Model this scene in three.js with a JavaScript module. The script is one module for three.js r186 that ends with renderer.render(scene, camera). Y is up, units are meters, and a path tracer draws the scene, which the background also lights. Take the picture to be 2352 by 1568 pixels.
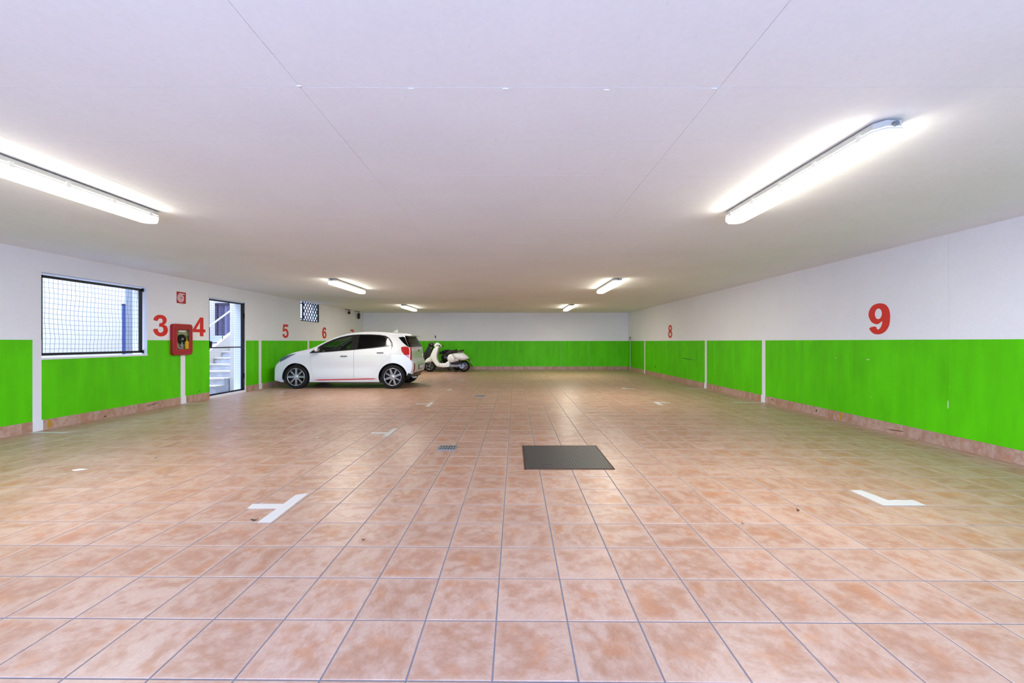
import * as THREE from 'three';
import { RectAreaLightUniformsLib } from 'three/addons/lights/RectAreaLightUniformsLib.js';
import { RoundedBoxGeometry } from 'three/addons/geometries/RoundedBoxGeometry.js';
import { TextGeometry } from 'three/addons/geometries/TextGeometry.js';
import { FontLoader } from 'three/addons/loaders/FontLoader.js';
import { TessellateModifier } from 'three/addons/modifiers/TessellateModifier.js';
import { mergeGeometries, mergeVertices, toCreasedNormals } from 'three/addons/utils/BufferGeometryUtils.js';

// ---------------------------------------------------------------- camera, sky, exposure
const scene = new THREE.Scene();
const EYE = 1.178, FOCAL = 914;                                  // focal length in pixels of the 2352 x 1568 frame
const camera = new THREE.PerspectiveCamera(2 * Math.atan(784 / FOCAL) * 180 / Math.PI, 2352 / 1568, 0.05, 200);
camera.position.set(0, EYE, 0);
camera.lookAt(0, EYE, -10);
scene.add(camera);
scene.background = new THREE.Color().setRGB(0.66, 0.92, 1.64);    // even, hazy daylight sky
scene.backgroundIntensity = 9.0;
const renderer = new THREE.WebGLRenderer({ antialias: true });
renderer.toneMapping = THREE.LinearToneMapping;
renderer.toneMappingExposure = 1.04;
renderer.shadowMap.enabled = true;
RectAreaLightUniformsLib.init();
const LAMP_COLOR = new THREE.Color().setRGB(1.0, 0.965, 0.82);
const LAMP_RADIANCE = 78;                                        // of every fluorescent fitting's diffuser

// ---------------------------------------------------------------- helpers
// All lengths in metres. Places in the room are written (x, height, d), d being the distance into the room: z = -d.
const XL = -6.25, XR = 4.88, DB = 16.7, DF = -1.6, HC = 2.378, GREEN = 1.2, SKIRT = 0.135;
const deg = (a) => a * Math.PI / 180;
function rng(seed) { return () => { seed |= 0; seed = seed + 0x6D2B79F5 | 0; let t = Math.imul(seed ^ seed >>> 15, 1 | seed); t = t + Math.imul(t ^ t >>> 7, 61 | t) ^ t; return ((t ^ t >>> 14) >>> 0) / 4294967296; }; }
function makeNoise(seed) {                                       // periodic value noise, 0..1
  const r = rng(seed), table = Float32Array.from({ length: 4096 }, () => r());
  const at = (i, j, p, q) => table[(((i % p) + p) % p * 61 + ((j % q) + q) % q * 97 + (((i % p) + p) % p) * (((j % q) + q) % q) * 7) & 4095];
  const noise = (x, y, p, q) => {
    const i = Math.floor(x), j = Math.floor(y), u = x - i, v = y - j, a = u * u * (3 - 2 * u), b = v * v * (3 - 2 * v);
    return (at(i, j, p, q) * (1 - a) + at(i + 1, j, p, q) * a) * (1 - b) + (at(i, j + 1, p, q) * (1 - a) + at(i + 1, j + 1, p, q) * a) * b;
  };
  return (x, y, p, q, octaves = 4) => { let s = 0, w = 0.5, t = 0; for (let k = 0; k < octaves; k++) { s += w * noise(x, y, p, q); t += w; x *= 2; y *= 2; p *= 2; q *= 2; w *= 0.5; } return s / t; };
}
const clamp = (v, a = 0, b = 1) => Math.min(b, Math.max(a, v));
const smooth = (a, b, v) => { const t = clamp((v - a) / (b - a)); return t * t * (3 - 2 * t); };
const lerp = (a, b, t) => a + (b - a) * t;
function texture(w, h, pixel, srgb = true) {                      // pixel(x, y) -> [r, g, b] 0..255 or one number
  const data = new Uint8Array(w * h * 4);
  for (let y = 0; y < h; y++) for (let x = 0; x < w; x++) {
    const c = pixel(x, y), o = (y * w + x) * 4, m = typeof c === 'number';
    data[o] = clamp(m ? c : c[0], 0, 255); data[o + 1] = clamp(m ? c : c[1], 0, 255); data[o + 2] = clamp(m ? c : c[2], 0, 255); data[o + 3] = 255;
  }
  const t = new THREE.DataTexture(data, w, h);
  t.wrapS = t.wrapT = THREE.RepeatWrapping; t.magFilter = THREE.LinearFilter; t.minFilter = THREE.LinearMipmapLinearFilter; t.generateMipmaps = true;
  if (srgb) t.colorSpace = THREE.SRGBColorSpace;
  t.needsUpdate = true;
  return t;
}
const std = (color, roughness = 0.7, metalness = 0, more = {}) => new THREE.MeshStandardMaterial({ color, roughness, metalness, ...more });
const lin = (r, g, b) => new THREE.Color().setRGB(r, g, b);
function uvMetres(g, size = 1) {                                  // texture coordinates in metres, across the axis each face looks along
  const p = g.attributes.position, n = g.attributes.normal, uv = new Float32Array(p.count * 2);
  for (let i = 0; i < p.count; i++) {
    const ax = Math.abs(n.getX(i)), ay = Math.abs(n.getY(i)), az = Math.abs(n.getZ(i));
    const [a, b] = ax >= ay && ax >= az ? [p.getZ(i), p.getY(i)] : ay >= az ? [p.getX(i), p.getZ(i)] : [p.getX(i), p.getY(i)];
    uv[2 * i] = a / size; uv[2 * i + 1] = b / size;
  }
  g.setAttribute('uv', new THREE.BufferAttribute(uv, 2));
  return g;
}
// a box in room coordinates
function box(x0, x1, y0, y1, d0, d1, size = 3) {
  const g = new THREE.BoxGeometry(Math.abs(x1 - x0), Math.abs(y1 - y0), Math.abs(d1 - d0));
  g.translate((x0 + x1) / 2, (y0 + y1) / 2, -(d0 + d1) / 2);
  return uvMetres(g, size);
}
const plainBox = (w, h, l, x = 0, y = 0, z = 0) => new THREE.BoxGeometry(w, h, l).translate(x, y, z);
const softBox = (w, h, l, r, x = 0, y = 0, z = 0) => new RoundedBoxGeometry(w, h, l, 2, Math.min(r, w / 2.01, h / 2.01, l / 2.01)).translate(x, y, z);
const merge = (list) => mergeGeometries(list.map((g) => { const n = g.index ? g.toNonIndexed() : g.clone(); for (const k of Object.keys(n.attributes)) if (!['position', 'normal', 'uv'].includes(k)) n.deleteAttribute(k); n.morphAttributes = {}; return n; }));
const V = (x, y, z) => new THREE.Vector3(x, y, z);
function rod(a, b, r, seg = 8, r2 = r) {                          // a bar from a to b
  const d = b.clone().sub(a), g = new THREE.CylinderGeometry(r2, r, d.length(), seg);
  g.applyQuaternion(new THREE.Quaternion().setFromUnitVectors(V(0, 1, 0), d.clone().normalize()));
  return g.translate((a.x + b.x) / 2, (a.y + b.y) / 2, (a.z + b.z) / 2);
}
const tube = (points, r, seg = 24, around = 8, closed = false) => new THREE.TubeGeometry(new THREE.CatmullRomCurve3(points, closed), seg, r, around, closed);
function outline(points, curved = false) {
  const s = new THREE.Shape();
  if (curved) { s.setFromPoints(new THREE.CatmullRomCurve3(points.map(([x, y]) => V(x, y, 0)), true).getPoints(points.length * 6).map((p) => new THREE.Vector2(p.x, p.y))); } else s.setFromPoints(points.map(([x, y]) => new THREE.Vector2(x, y)));
  return s;
}
// a side view given real width: the edge is rounded by r
function slab(shape, width, r = 0.01, steps = 3) {
  r = Math.min(r, width / 2.01);
  return new THREE.ExtrudeGeometry(shape, { depth: width - 2 * r, bevelEnabled: true, bevelThickness: r, bevelSize: r, bevelOffset: -r, bevelSegments: steps, curveSegments: 10 }).translate(0, 0, -width / 2 + r);
}
const soft = (g, angle = 0.7) => toCreasedNormals(g.index ? g.toNonIndexed() : g, angle);
const taken = new Map();
function numbered(name) { const n = taken.get(name) ?? 0; taken.set(name, n + 1); return n ? name + '_' + String(n).padStart(3, '0') : name; }
function mesh(name, geometry, material, parent) { const m = new THREE.Mesh(geometry, material); m.name = name; parent.add(m); return m; }
function thing(name, label, category, [x, y, d] = [0, 0, 0], group) {
  const o = new THREE.Group(); o.name = numbered(name); o.position.set(x, y, -d); scene.add(o);
  o.userData = { label, category }; if (group) o.userData.group = group;
  return o;
}
function single(name, geometry, material, label, category, at = [0, 0, 0], group) {
  const o = mesh(numbered(name), geometry, material, scene); o.position.set(at[0], at[1], -at[2]);
  o.userData = { label, category }; if (group) o.userData.group = group;
  return o;
}
function setting(name, label, category = 'wall') { const o = new THREE.Group(); o.name = name; o.userData = { kind: 'structure', label, category }; scene.add(o); return o; }

// ---------------------------------------------------------------- surface textures
const n1 = makeNoise(11), n2 = makeNoise(23), n3 = makeNoise(37);
const plasterMap = texture(1024, 1024, (x, y) => {
  const u = x / 1024, v = y / 1024;
  const cloud = n1(u * 5, v * 5, 5, 5, 4) - 0.5, grain = n2(u * 170, v * 170, 170, 170, 2) - 0.5, speck = n3(u * 120, v * 120, 120, 120, 1);
  const k = 238 + cloud * 9 + grain * 4 - (speck > 0.988 ? 16 : 0);
  return [k, k, k * 0.994];
});
const plasterBump = texture(512, 512, (x, y) => { const u = x / 512, v = y / 512; return 128 + (n1(u * 40, v * 14, 40, 14, 4) - 0.5) * 150 + (n2(u * 12, v * 12, 12, 12, 3) - 0.5) * 90; }, false);
const greenMap = texture(1024, 1024, (x, y) => {
  const u = x / 1024, v = y / 1024;
  const streak = n1(u * 26, v * 4, 26, 4, 4) - 0.5, cloud = n2(u * 4, v * 4, 4, 4, 4) - 0.5, fleck = n3(u * 90, v * 90, 90, 90, 2);
  const k = 1 + streak * 0.16 + cloud * 0.16, f = fleck > 0.9 ? 16 : 0;
  return [89 * k + f, 205 * k + f, 0];
});
const concreteMap = texture(512, 512, (x, y) => { const u = x / 512, v = y / 512, k = 150 + (n1(u * 8, v * 8, 8, 8, 5) - 0.5) * 60; return [k, k * 0.98, k * 0.95]; });
// sixteen prints of the cloudy terracotta glaze: pale rims, warm patches, fine dark specks
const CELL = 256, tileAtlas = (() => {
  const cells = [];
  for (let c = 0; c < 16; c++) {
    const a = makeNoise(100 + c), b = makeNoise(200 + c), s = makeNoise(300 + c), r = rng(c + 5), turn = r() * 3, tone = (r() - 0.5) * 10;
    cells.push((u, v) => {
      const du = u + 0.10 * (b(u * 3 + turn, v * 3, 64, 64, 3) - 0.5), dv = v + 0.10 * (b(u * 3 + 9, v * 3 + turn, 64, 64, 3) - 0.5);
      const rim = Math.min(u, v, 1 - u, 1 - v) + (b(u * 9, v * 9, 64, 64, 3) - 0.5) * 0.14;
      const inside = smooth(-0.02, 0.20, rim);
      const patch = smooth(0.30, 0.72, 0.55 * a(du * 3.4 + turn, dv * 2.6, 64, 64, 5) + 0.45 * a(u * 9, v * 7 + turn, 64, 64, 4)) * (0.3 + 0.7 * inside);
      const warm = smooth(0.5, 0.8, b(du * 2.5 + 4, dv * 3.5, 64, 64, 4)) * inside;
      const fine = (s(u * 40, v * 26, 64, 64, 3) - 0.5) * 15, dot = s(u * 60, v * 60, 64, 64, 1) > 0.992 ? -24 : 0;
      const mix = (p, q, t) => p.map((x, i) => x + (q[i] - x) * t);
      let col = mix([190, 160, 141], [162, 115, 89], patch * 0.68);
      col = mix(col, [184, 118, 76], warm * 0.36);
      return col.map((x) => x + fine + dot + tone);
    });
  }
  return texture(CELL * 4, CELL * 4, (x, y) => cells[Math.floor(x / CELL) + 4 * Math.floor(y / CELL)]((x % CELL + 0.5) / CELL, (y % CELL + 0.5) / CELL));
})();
const tileBump = texture(512, 512, (x, y) => { const u = x / 512, v = y / 512; return 128 + (n2(u * 16, v * 16, 16, 16, 4) - 0.5) * 160; }, false);

const M = {
  plaster: std(0xffffff, 0.85, 0, { map: plasterMap, bumpMap: plasterBump, bumpScale: 0.0012 }),
  ceiling: std(0xffffff, 0.9, 0, { map: plasterMap, bumpMap: plasterBump, bumpScale: 0.0016 }),
  green: new THREE.MeshPhysicalMaterial({ color: 0xffffff, roughness: 0.55, specularIntensity: 0.45, map: greenMap, bumpMap: plasterBump, bumpScale: 0.0008 }),
  whitePaint: std(0xe9e9ea, 0.6),
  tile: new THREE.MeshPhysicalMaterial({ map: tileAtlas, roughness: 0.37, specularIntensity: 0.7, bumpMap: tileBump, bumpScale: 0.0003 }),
  grout: std(0x77767e, 0.9), skirtGrout: std(0xb4aea9, 0.9),
  grey: std(0x9a9aa0, 0.6), concrete: std(0xffffff, 0.9, 0, { map: concreteMap }), paleConcrete: std(0xffffff, 0.9, 0, { map: texture(256, 256, (x, y) => 196 + (n1(x / 32, y / 32, 8, 8, 5) - 0.5) * 40) }),
  blackMetal: std(0x15161b, 0.45, 0.3), blackPlastic: std(0x0d0d0f, 0.55), rubber: std(0x060607, 0.85),
  steel: std(0x8d9299, 0.35, 0.9), zinc: std(0x9aa3aa, 0.45, 0.75), red: std(0xd81a10, 0.5),
};

// ---------------------------------------------------------------- floor: terracotta tiles laid half a degree off the walls
{
  const floor = setting('floor', 'floor of cloudy terracotta tiles with grey joints', 'floor');
  mesh('grout_bed', box(XL - 0.05, XR + 0.05, -0.15, -0.0022, DF - 0.3, DB + 0.05), M.grout, floor);
  const pitch = 0.2998, half = pitch / 2 - 0.0027, th = deg(0.5), O = [-0.069, 1.38], c = Math.cos(th), s = Math.sin(th), r = rng(77);
  const place = (a, b) => [O[0] + a * c + b * s, O[1] - a * s + b * c];                       // tile axes -> (x, d)
  const cellUv = (k, turn, a, b) => {
    let u = a / (2 * half), v = b / (2 * half);
    for (let t = 0; t < turn; t++) [u, v] = [-v, u];
    return [((k & 3) + 0.5 + u * 0.97) / 4, ((k >> 2) + 0.5 + v * 0.97) / 4];
  };
  function tileShape(poly, k, turn) {                                                        // a convex outline in tile axes, counter-clockwise seen from above
    const n = poly.length, m = poly.reduce((p, q) => [p[0] + q[0] / n, p[1] + q[1] / n], [0, 0]);
    const ring = (inset, y) => poly.map(([a, b]) => { const l = Math.hypot(a - m[0], b - m[1]) || 1, f = Math.max(0, 1 - inset / l); return [m[0] + (a - m[0]) * f, y, m[1] + (b - m[1]) * f]; });
    const top = ring(0.0042, 0), rim = ring(0.0008, -0.0010), low = ring(0, -0.006), pos = [], uv = [];
    const put = (...ps) => ps.forEach((p) => { pos.push(p[0], p[1], -p[2]); uv.push(...cellUv(k, turn, p[0], p[2])); });
    for (let i = 1; i < n - 1; i++) put(top[0], top[i], top[i + 1]);
    for (let i = 0; i < n; i++) { const j = (i + 1) % n; put(top[i], rim[i], rim[j], top[i], rim[j], top[j], rim[i], low[i], low[j], rim[i], low[j], rim[j]); }
    const g = new THREE.BufferGeometry();
    g.setAttribute('position', new THREE.Float32BufferAttribute(pos, 3)); g.setAttribute('uv', new THREE.Float32BufferAttribute(uv, 2));
    g.computeVertexNormals();
    return g;
  }
  const square = [[-half, -half], [half, -half], [half, half], [-half, half]];
  const variants = Array.from({ length: 64 }, (_, i) => tileShape(square, i & 15, i >> 4));
  const clip = (poly, inside, cut) => { const out = []; poly.forEach((p, i) => { const q = poly[(i + 1) % poly.length], a = inside(p), b = inside(q); if (a) out.push(p); if (a !== b) out.push(cut(p, q)); }); return out; };
  const edge = (axis, v, sign) => [(p) => sign * (p[axis] - v) <= 0, (p, q) => { const t = (v - p[axis]) / (q[axis] - p[axis]); return [lerp(p[0], q[0], t), lerp(p[1], q[1], t)]; }];
  const whole = [], cutUp = [];
  for (let i = -26; i <= 22; i++) for (let j = -12; j <= 54; j++) {
    const ca = (i + 0.5) * pitch, cb = (j + 0.5) * pitch, world = square.map(([a, b]) => place(ca + a, cb + b));
    let p = world;
    for (const e of [edge(0, XL + 0.004, -1), edge(0, XR - 0.004, 1), edge(1, DF - 0.3, -1), edge(1, DB - 0.004, 1)]) p = p.length > 2 ? clip(p, ...e) : [];
    if (p.length < 3) continue;
    const k = Math.floor(r() * 64), at = place(ca, cb);
    if (p.length === 4 && p.every((q, n) => q === world[n])) {
      const seen = world.every(([x, d]) => d > 0.3) && world.some(([x, d]) => Math.abs(x / d) < 1176 / FOCAL && EYE / d < 784 / FOCAL);
      whole.push({ at, k, size: seen ? 1 / (at[1] ** 3) * (world.every(([x, d]) => Math.abs(x / d) < 1.30) ? 1 : 0.4) : 0 });
    } else {
      const local = p.map(([x, d]) => { const X = x - O[0], D = d - O[1]; return [X * c - D * s - ca, X * s + D * c - cb]; });
      cutUp.push({ at, g: tileShape(local, k & 15, k >> 4) });
    }
  }
  whole.sort((p, q) => q.size - p.size);
  const tilt = rng(5), turnTo = new THREE.Matrix4();
  whole.slice(0, 300).forEach(({ at, k }) => {
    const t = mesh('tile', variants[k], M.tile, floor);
    t.position.set(at[0], (tilt() - 0.5) * 0.0006, -at[1]); t.rotation.set((tilt() - 0.5) * 0.0022, -th, (tilt() - 0.5) * 0.0022);
  });
  const rest = whole.slice(300).map(({ at, k }) => variants[k].clone().applyMatrix4(turnTo.makeRotationFromEuler(new THREE.Euler((tilt() - 0.5) * 0.0022, -th, (tilt() - 0.5) * 0.0022)).setPosition(at[0], (tilt() - 0.5) * 0.0006, -at[1])));
  const cutGs = cutUp.map(({ at, g }) => g.applyMatrix4(turnTo.makeRotationY(-th).setPosition(at[0], 0, -at[1])));
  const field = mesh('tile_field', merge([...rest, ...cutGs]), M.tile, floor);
  field.userData.kind = 'stuff';
}

// ---------------------------------------------------------------- ceiling: painted concrete cast against 2 x 0.5 m boards
{
  const ceiling = setting('ceiling', 'low white painted concrete ceiling with faint board joints', 'ceiling');
  mesh('slab', box(XL - 0.25, XR + 0.25, HC + 0.012, HC + 0.26, DF - 0.25, DB + 0.25), M.ceiling, ceiling);
  const xs = [XL - 0.02, -4.96, -2.98, -1.0, 0.98, 2.96, XR + 0.02], r = rng(31);
  const ds = []; for (let d = 1.88 - 0.5 * 7; d < DB; d += 0.5) ds.push(d); ds.push(DB + 0.02);
  for (let i = 0; i < xs.length - 1; i++) for (let j = 0; j < ds.length - 1; j++) {
    const gap = 0.0009, w = xs[i + 1] - xs[i] - 2 * gap, l = ds[j + 1] - ds[j] - 2 * gap, lift = r() * 0.0006, g = new THREE.BoxGeometry(w, 0.014, l);
    g.translate((xs[i] + xs[i + 1]) / 2, HC + 0.007 + lift, -(ds[j] + ds[j + 1]) / 2);
    const p = mesh('board_panel', uvMetres(g, 3), M.ceiling, ceiling);
  }
  // small lumps of paint left at the joints
  [[-1.0, 1.87], [-0.48, 1.89], [0.45, 1.9], [0.96, 1.89], [-0.03, 1.89]].forEach(([x, d]) => mesh('paint_lump', new THREE.SphereGeometry(0.013, 10, 6).scale(1.2, 0.3, 0.5).translate(x, HC, -d), M.ceiling, ceiling));
}

// ---------------------------------------------------------------- walls
const coat = 0.003;
const cutAt = (a, b, cuts) => { const s = [a, ...cuts.filter((c) => c > a + 0.02 && c < b - 0.02).sort((p, q) => p - q), b]; return s.slice(1).map((e, i) => [s[i], e]); };
const minus = (spans, holes) => holes.reduce((list, [h0, h1]) => list.flatMap(([a, b]) => h1 <= a || h0 >= b ? [[a, b]] : [[a, h0], [h1, b]].filter(([p, q]) => q - p > 0.005)), spans);
const stripesR = [[7.66, 7.765], [9.96, 10.065], [14.56, 14.665]], stripesL = [[2.88, 2.985], [5.184, 5.284], [7.502, 7.607], [9.815, 9.918], [12.155, 12.26], [14.47, 14.575]];
const WIN = [5.284, 6.817, 0.957, 2.103], DOOR = [8.208, 9.30, 2.085], VENT = [11.754, 12.837, 1.795];
{ // right wall: panels 1.22 m wide with hairline joints
  const w = setting('wall_right', 'long right wall, white above and bright green below');
  mesh('core', box(XR + 0.002, XR + 0.28, -0.1, HC + 0.02, DF - 0.25, DB + 0.25), M.plaster, w);
  const seams = []; for (let d = 4.45 - 1.22 * 5; d < DB; d += 1.22) seams.push(d);
  for (const [a, b] of cutAt(DF - 0.2, DB + 0.02, seams)) {
    mesh('wall_panel', box(XR, XR + 0.01, -0.02, HC + 0.01, a + 0.001, b - 0.001), M.plaster, w);
    for (const [p, q] of minus([[a + 0.001, b - 0.001]], stripesR)) mesh('green_panel', box(XR - coat, XR + 0.001, 0, GREEN, p, q), M.green, w);
  }
}
{ // back wall
  const w = setting('wall_back', 'far end wall, white above and green below');
  mesh('core', box(XL - 0.2, XR + 0.2, -0.1, HC + 0.02, DB + 0.002, DB + 0.28), M.plaster, w);
  const seams = []; for (let x = 2.03 - 1.19 * 7; x < XR; x += 1.19) seams.push(x);
  for (const [a, b] of cutAt(XL, XR, seams)) {
    mesh('wall_panel', box(a + 0.001, b - 0.001, -0.02, HC + 0.01, DB, DB + 0.01), M.plaster, w);
    mesh('green_panel', box(a + 0.0015, b - 0.0015, 0, GREEN, DB - coat, DB + 0.001), M.green, w);
  }
}
{ // left wall with a window, a door and a high opening
  const w = setting('wall_left', 'left wall, white above and bright green below, with openings to a courtyard'), X0 = XL - 0.25;
  const piece = (d0, d1, y0, y1) => mesh('wall_section', box(X0, XL, y0, y1, d0, d1), M.plaster, w);
  const H = HC + 0.02;
  piece(DF - 0.25, WIN[0], -0.1, H); piece(WIN[0], WIN[1], -0.1, WIN[2]); piece(WIN[0], WIN[1], WIN[3], H);
  piece(WIN[1], DOOR[0], -0.1, H); piece(DOOR[0], DOOR[1], DOOR[2], H); piece(DOOR[0], DOOR[1], -0.1, 0.035);
  piece(DOOR[1], VENT[0], -0.1, H); piece(VENT[0], VENT[1], -0.1, VENT[2]); piece(VENT[1], DB + 0.25, -0.1, H);
  const seams = [2.0, 3.22, 4.44, 10.6, 11.8, 13.0, 14.2, 15.4];
  for (const [a, b] of cutAt(DF - 0.2, DB, seams)) for (const [p, q] of minus([[a, b]], [...stripesL, [DOOR[0], DOOR[1] + 0.03]])) {
    for (const [s, t] of cutAt(p, q, [WIN[0], WIN[1]])) mesh('green_panel', box(XL - 0.001, XL + coat, 0, s >= WIN[0] - 0.01 && t <= WIN[1] + 0.01 ? WIN[2] - 0.012 : GREEN, s, t), M.green, w);
  }
  mesh('window_sill', box(XL - 0.25, XL + 0.012, WIN[2] - 0.022, WIN[2] + 0.004, WIN[0], WIN[1]), M.whitePaint, w);
  mesh('door_jamb', box(XL - 0.02, XL + 0.008, 0, DOOR[2] + 0.03, DOOR[1], DOOR[1] + 0.035), M.whitePaint, w);
  mesh('door_jamb', box(XL - 0.02, XL + 0.008, DOOR[2], DOOR[2] + 0.035, DOOR[0] - 0.02, DOOR[1]), M.whitePaint, w);
  mesh('threshold', box(XL - 0.25, XL + 0.03, 0, 0.045, DOOR[0], DOOR[1]), M.whitePaint, w);
}
{ // the entrance side, behind the camera: open gateway to the drive
  const w = setting('wall_front', 'entrance wall with a wide open gateway, behind the viewpoint');
  mesh('wall_section', box(XL - 0.25, -4.6, -0.1, HC + 0.02, DF - 0.25, DF), M.plaster, w);
  mesh('wall_section', box(3.6, XR + 0.28, -0.1, HC + 0.02, DF - 0.25, DF), M.plaster, w);
  mesh('lintel', box(-4.6, 3.6, 2.2, HC + 0.02, DF - 0.25, DF), M.plaster, w);
  const g = setting('driveway', 'unseen concrete drive outside the gateway, pale and sloped to bounce daylight in', 'ground');
  const ramp = mesh('paving', box(-20, 20, -0.25, 0, 0, 24, 2), M.paleConcrete, g); ramp.position.set(0, -0.03, -DF + 0.25); ramp.rotation.set(deg(5), Math.PI, 0, 'YXZ');   // climbs away from the gateway, sloped and pale to bounce daylight onto the ceiling
  const h = setting('storey_above_added', 'added unseen block above the garage, keeps sky light off the courtyard', 'building');
  mesh('block', box(XL - 0.25, XR + 0.25, HC + 0.262, 9, DF - 0.25, DB + 0.25), M.plaster, h);  // unseen block added to cut the sky light reaching the courtyard
}
// white bay lines: bare white strips between the green panels, each with a white foot over the skirting
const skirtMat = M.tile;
function skirtTile(len, k) {                                       // one cut tile standing on the floor, its face towards +z
  const g = new THREE.BoxGeometry(len, SKIRT, 0.010).translate(0, SKIRT / 2, 0.005), p = g.attributes.position, uv = [];
  for (let i = 0; i < p.count; i++) uv.push(((k & 3) + 0.5 + p.getX(i) / 0.32) / 4, ((k >> 2) + 0.12 + p.getY(i) / 0.32) / 4);
  g.setAttribute('uv', new THREE.Float32BufferAttribute(uv, 2));
  return g;
}
function skirting(name, label, spans, phase, put) {
  const base = setting(name, label, 'skirting'), r = rng(name.length * 7), cache = new Map();
  for (const [a, b] of spans) {
    const cuts = []; for (let d = phase - 40 * 0.305; d < b; d += 0.305) if (d > a) cuts.push(d);
    const bed = mesh('grout_bed', new THREE.BoxGeometry(b - a, SKIRT - 0.002, 0.006).translate(0, SKIRT / 2, 0.0045), M.skirtGrout, base); put(bed, (a + b) / 2);
    for (const [p, q] of cutAt(a, b, cuts)) {
      const k = Math.floor(r() * 16), len = Math.round((q - p - 0.0035) * 1000) / 1000, key = len + ':' + k;
      if (!cache.has(key)) cache.set(key, skirtTile(len, k));
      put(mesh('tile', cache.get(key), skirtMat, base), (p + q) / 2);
    }
  }
  return base;
}
skirting('baseboard_right', 'terracotta tile skirting along the right wall', minus([[DF, DB]], stripesR), 4.04, (m, d) => { m.position.set(XR - coat, 0, -d); m.rotation.y = -Math.PI / 2; });
skirting('baseboard_left', 'terracotta tile skirting along the left wall', minus([[DF, DB]], [...stripesL, [DOOR[0], DOOR[1] + 0.035]]), 5.064, (m, d) => { m.position.set(XL + coat, 0, -d); m.rotation.y = Math.PI / 2; });
skirting('baseboard_back', 'terracotta tile skirting along the far wall', [[XL + 0.01, XR - 0.02]], 0.1, (m, x) => { m.position.set(x, 0, -DB + coat); });
{
  const nameOf = (d) => ({ 5: 'beside the netted window', 7: 'under the red hose cabinet', 9: 'right of the mesh door', 12: 'in front of the car bonnet' })[Math.floor(d)] ?? 'hidden further along the left wall at ' + ({ 2: 'its near end', 14: 'its far end' })[Math.floor(d)];
  const line = (x, d0, d1, label, side) => {
    const top = Math.floor(d0 * 10) === 75 && side > 0 ? 0.922 : GREEN;                 // the hose cabinet hangs over this one
    const t = thing('bay_line', label, 'wall line', [x, 0, (d0 + d1) / 2], 'white bay lines on the walls'), w = d1 - d0;
    mesh('stripe', plainBox(0.0025, top - SKIRT, w, side * 0.0013, SKIRT + (top - SKIRT) / 2, 0), M.whitePaint, t);
    mesh('foot', plainBox(0.017, SKIRT + 0.004, w + 0.012, side * 0.0085, SKIRT / 2 + 0.002, 0), M.whitePaint, t);
  };
  stripesL.forEach(([a, b]) => { if (a > 4 && a < 14) line(XL, a, b, 'white vertical bay line on the left green wall ' + nameOf(a), 1); });
  line(XR, ...stripesR[0], 'white vertical bay line on the right wall, nearest one, left of the red 9', -1);
  line(XR, ...stripesR[1], 'white vertical bay line on the right wall, nearer side of the red 8', -1);
  line(XR, ...stripesR[2], 'white vertical bay line on the right wall, farthest one near the end corner', -1);
}
// scuffs, stains and chips where the photograph shows them, as thin films of their own matter
{
  const dark = std(0x348c12, 0.8), sooty = std(0x5a3d31, 0.9), yellow = std(0xb98a2c, 0.7), chip = std(0xcfe0c0, 0.8);
  const right = scene.getObjectByName('wall_right'), left = scene.getObjectByName('wall_left'), bR = scene.getObjectByName('baseboard_right'), bL = scene.getObjectByName('baseboard_left');
  const smear = (name, side, d, y, len, h, mat, parent, tilt = 0, out = coat) => {
    const s = rng(Math.floor(d * 100)), pts = Array.from({ length: 12 }, (_, i) => { const a = i / 12 * 2 * Math.PI; return [Math.cos(a) * len / 2 * (0.75 + 0.4 * s()), Math.sin(a) * h / 2 * (0.7 + 0.5 * s())]; });
    const g = new THREE.ExtrudeGeometry(outline(pts, true), { depth: 0.0006, bevelEnabled: false });
    const m = mesh(name, g, mat, parent); m.position.set(side > 0 ? XR - out - 0.0007 : XL + out + 0.0001, y, -d); m.rotation.set(0, side > 0 ? -Math.PI / 2 : Math.PI / 2, 0); m.rotateZ(tilt);
  };
  smear('scuff_mark', 1, 11.05, 0.69, 0.9, 0.022, dark, right, -0.03); smear('scuff_mark', 1, 13.55, 0.32, 0.09, 0.11, dark, right);
  smear('paint_chip', 1, 4.45, 0.47, 0.012, 0.10, chip, right); smear('paint_chip', 1, 5.45, 0.93, 0.05, 0.012, chip, right); smear('paint_chip', 1, 5.99, 0.93, 0.014, 0.014, chip, right); smear('paint_chip', 1, 5.4, 0.42, 0.012, 0.012, chip, right);
  smear('yellow_paint', 1, 5.89, 0.07, 0.055, 0.125, yellow, bR, 0, 0.0135); smear('yellow_paint', -1, 5.37, 0.07, 0.05, 0.12, yellow, bL, 0, 0.0135);
  smear('dirt_mark', 1, 5.05, 0.05, 0.26, 0.012, sooty, bR, 0.1, 0.0135); smear('dirt_mark', 1, 6.36, 0.075, 0.03, 0.04, sooty, bR, 0, 0.0135); smear('dirt_mark', 1, 7.45, 0.09, 0.06, 0.02, sooty, bR, 0, 0.0135);
  smear('dirt_mark', -1, 6.9, 0.085, 0.24, 0.014, sooty, bL, 0.1, 0.0135); smear('dirt_mark', -1, 6.1, 0.03, 0.05, 0.02, sooty, bL, 0, 0.0135); smear('scuff_mark', -1, 7.95, 0.19, 0.07, 0.02, dark, left);
}

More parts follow.
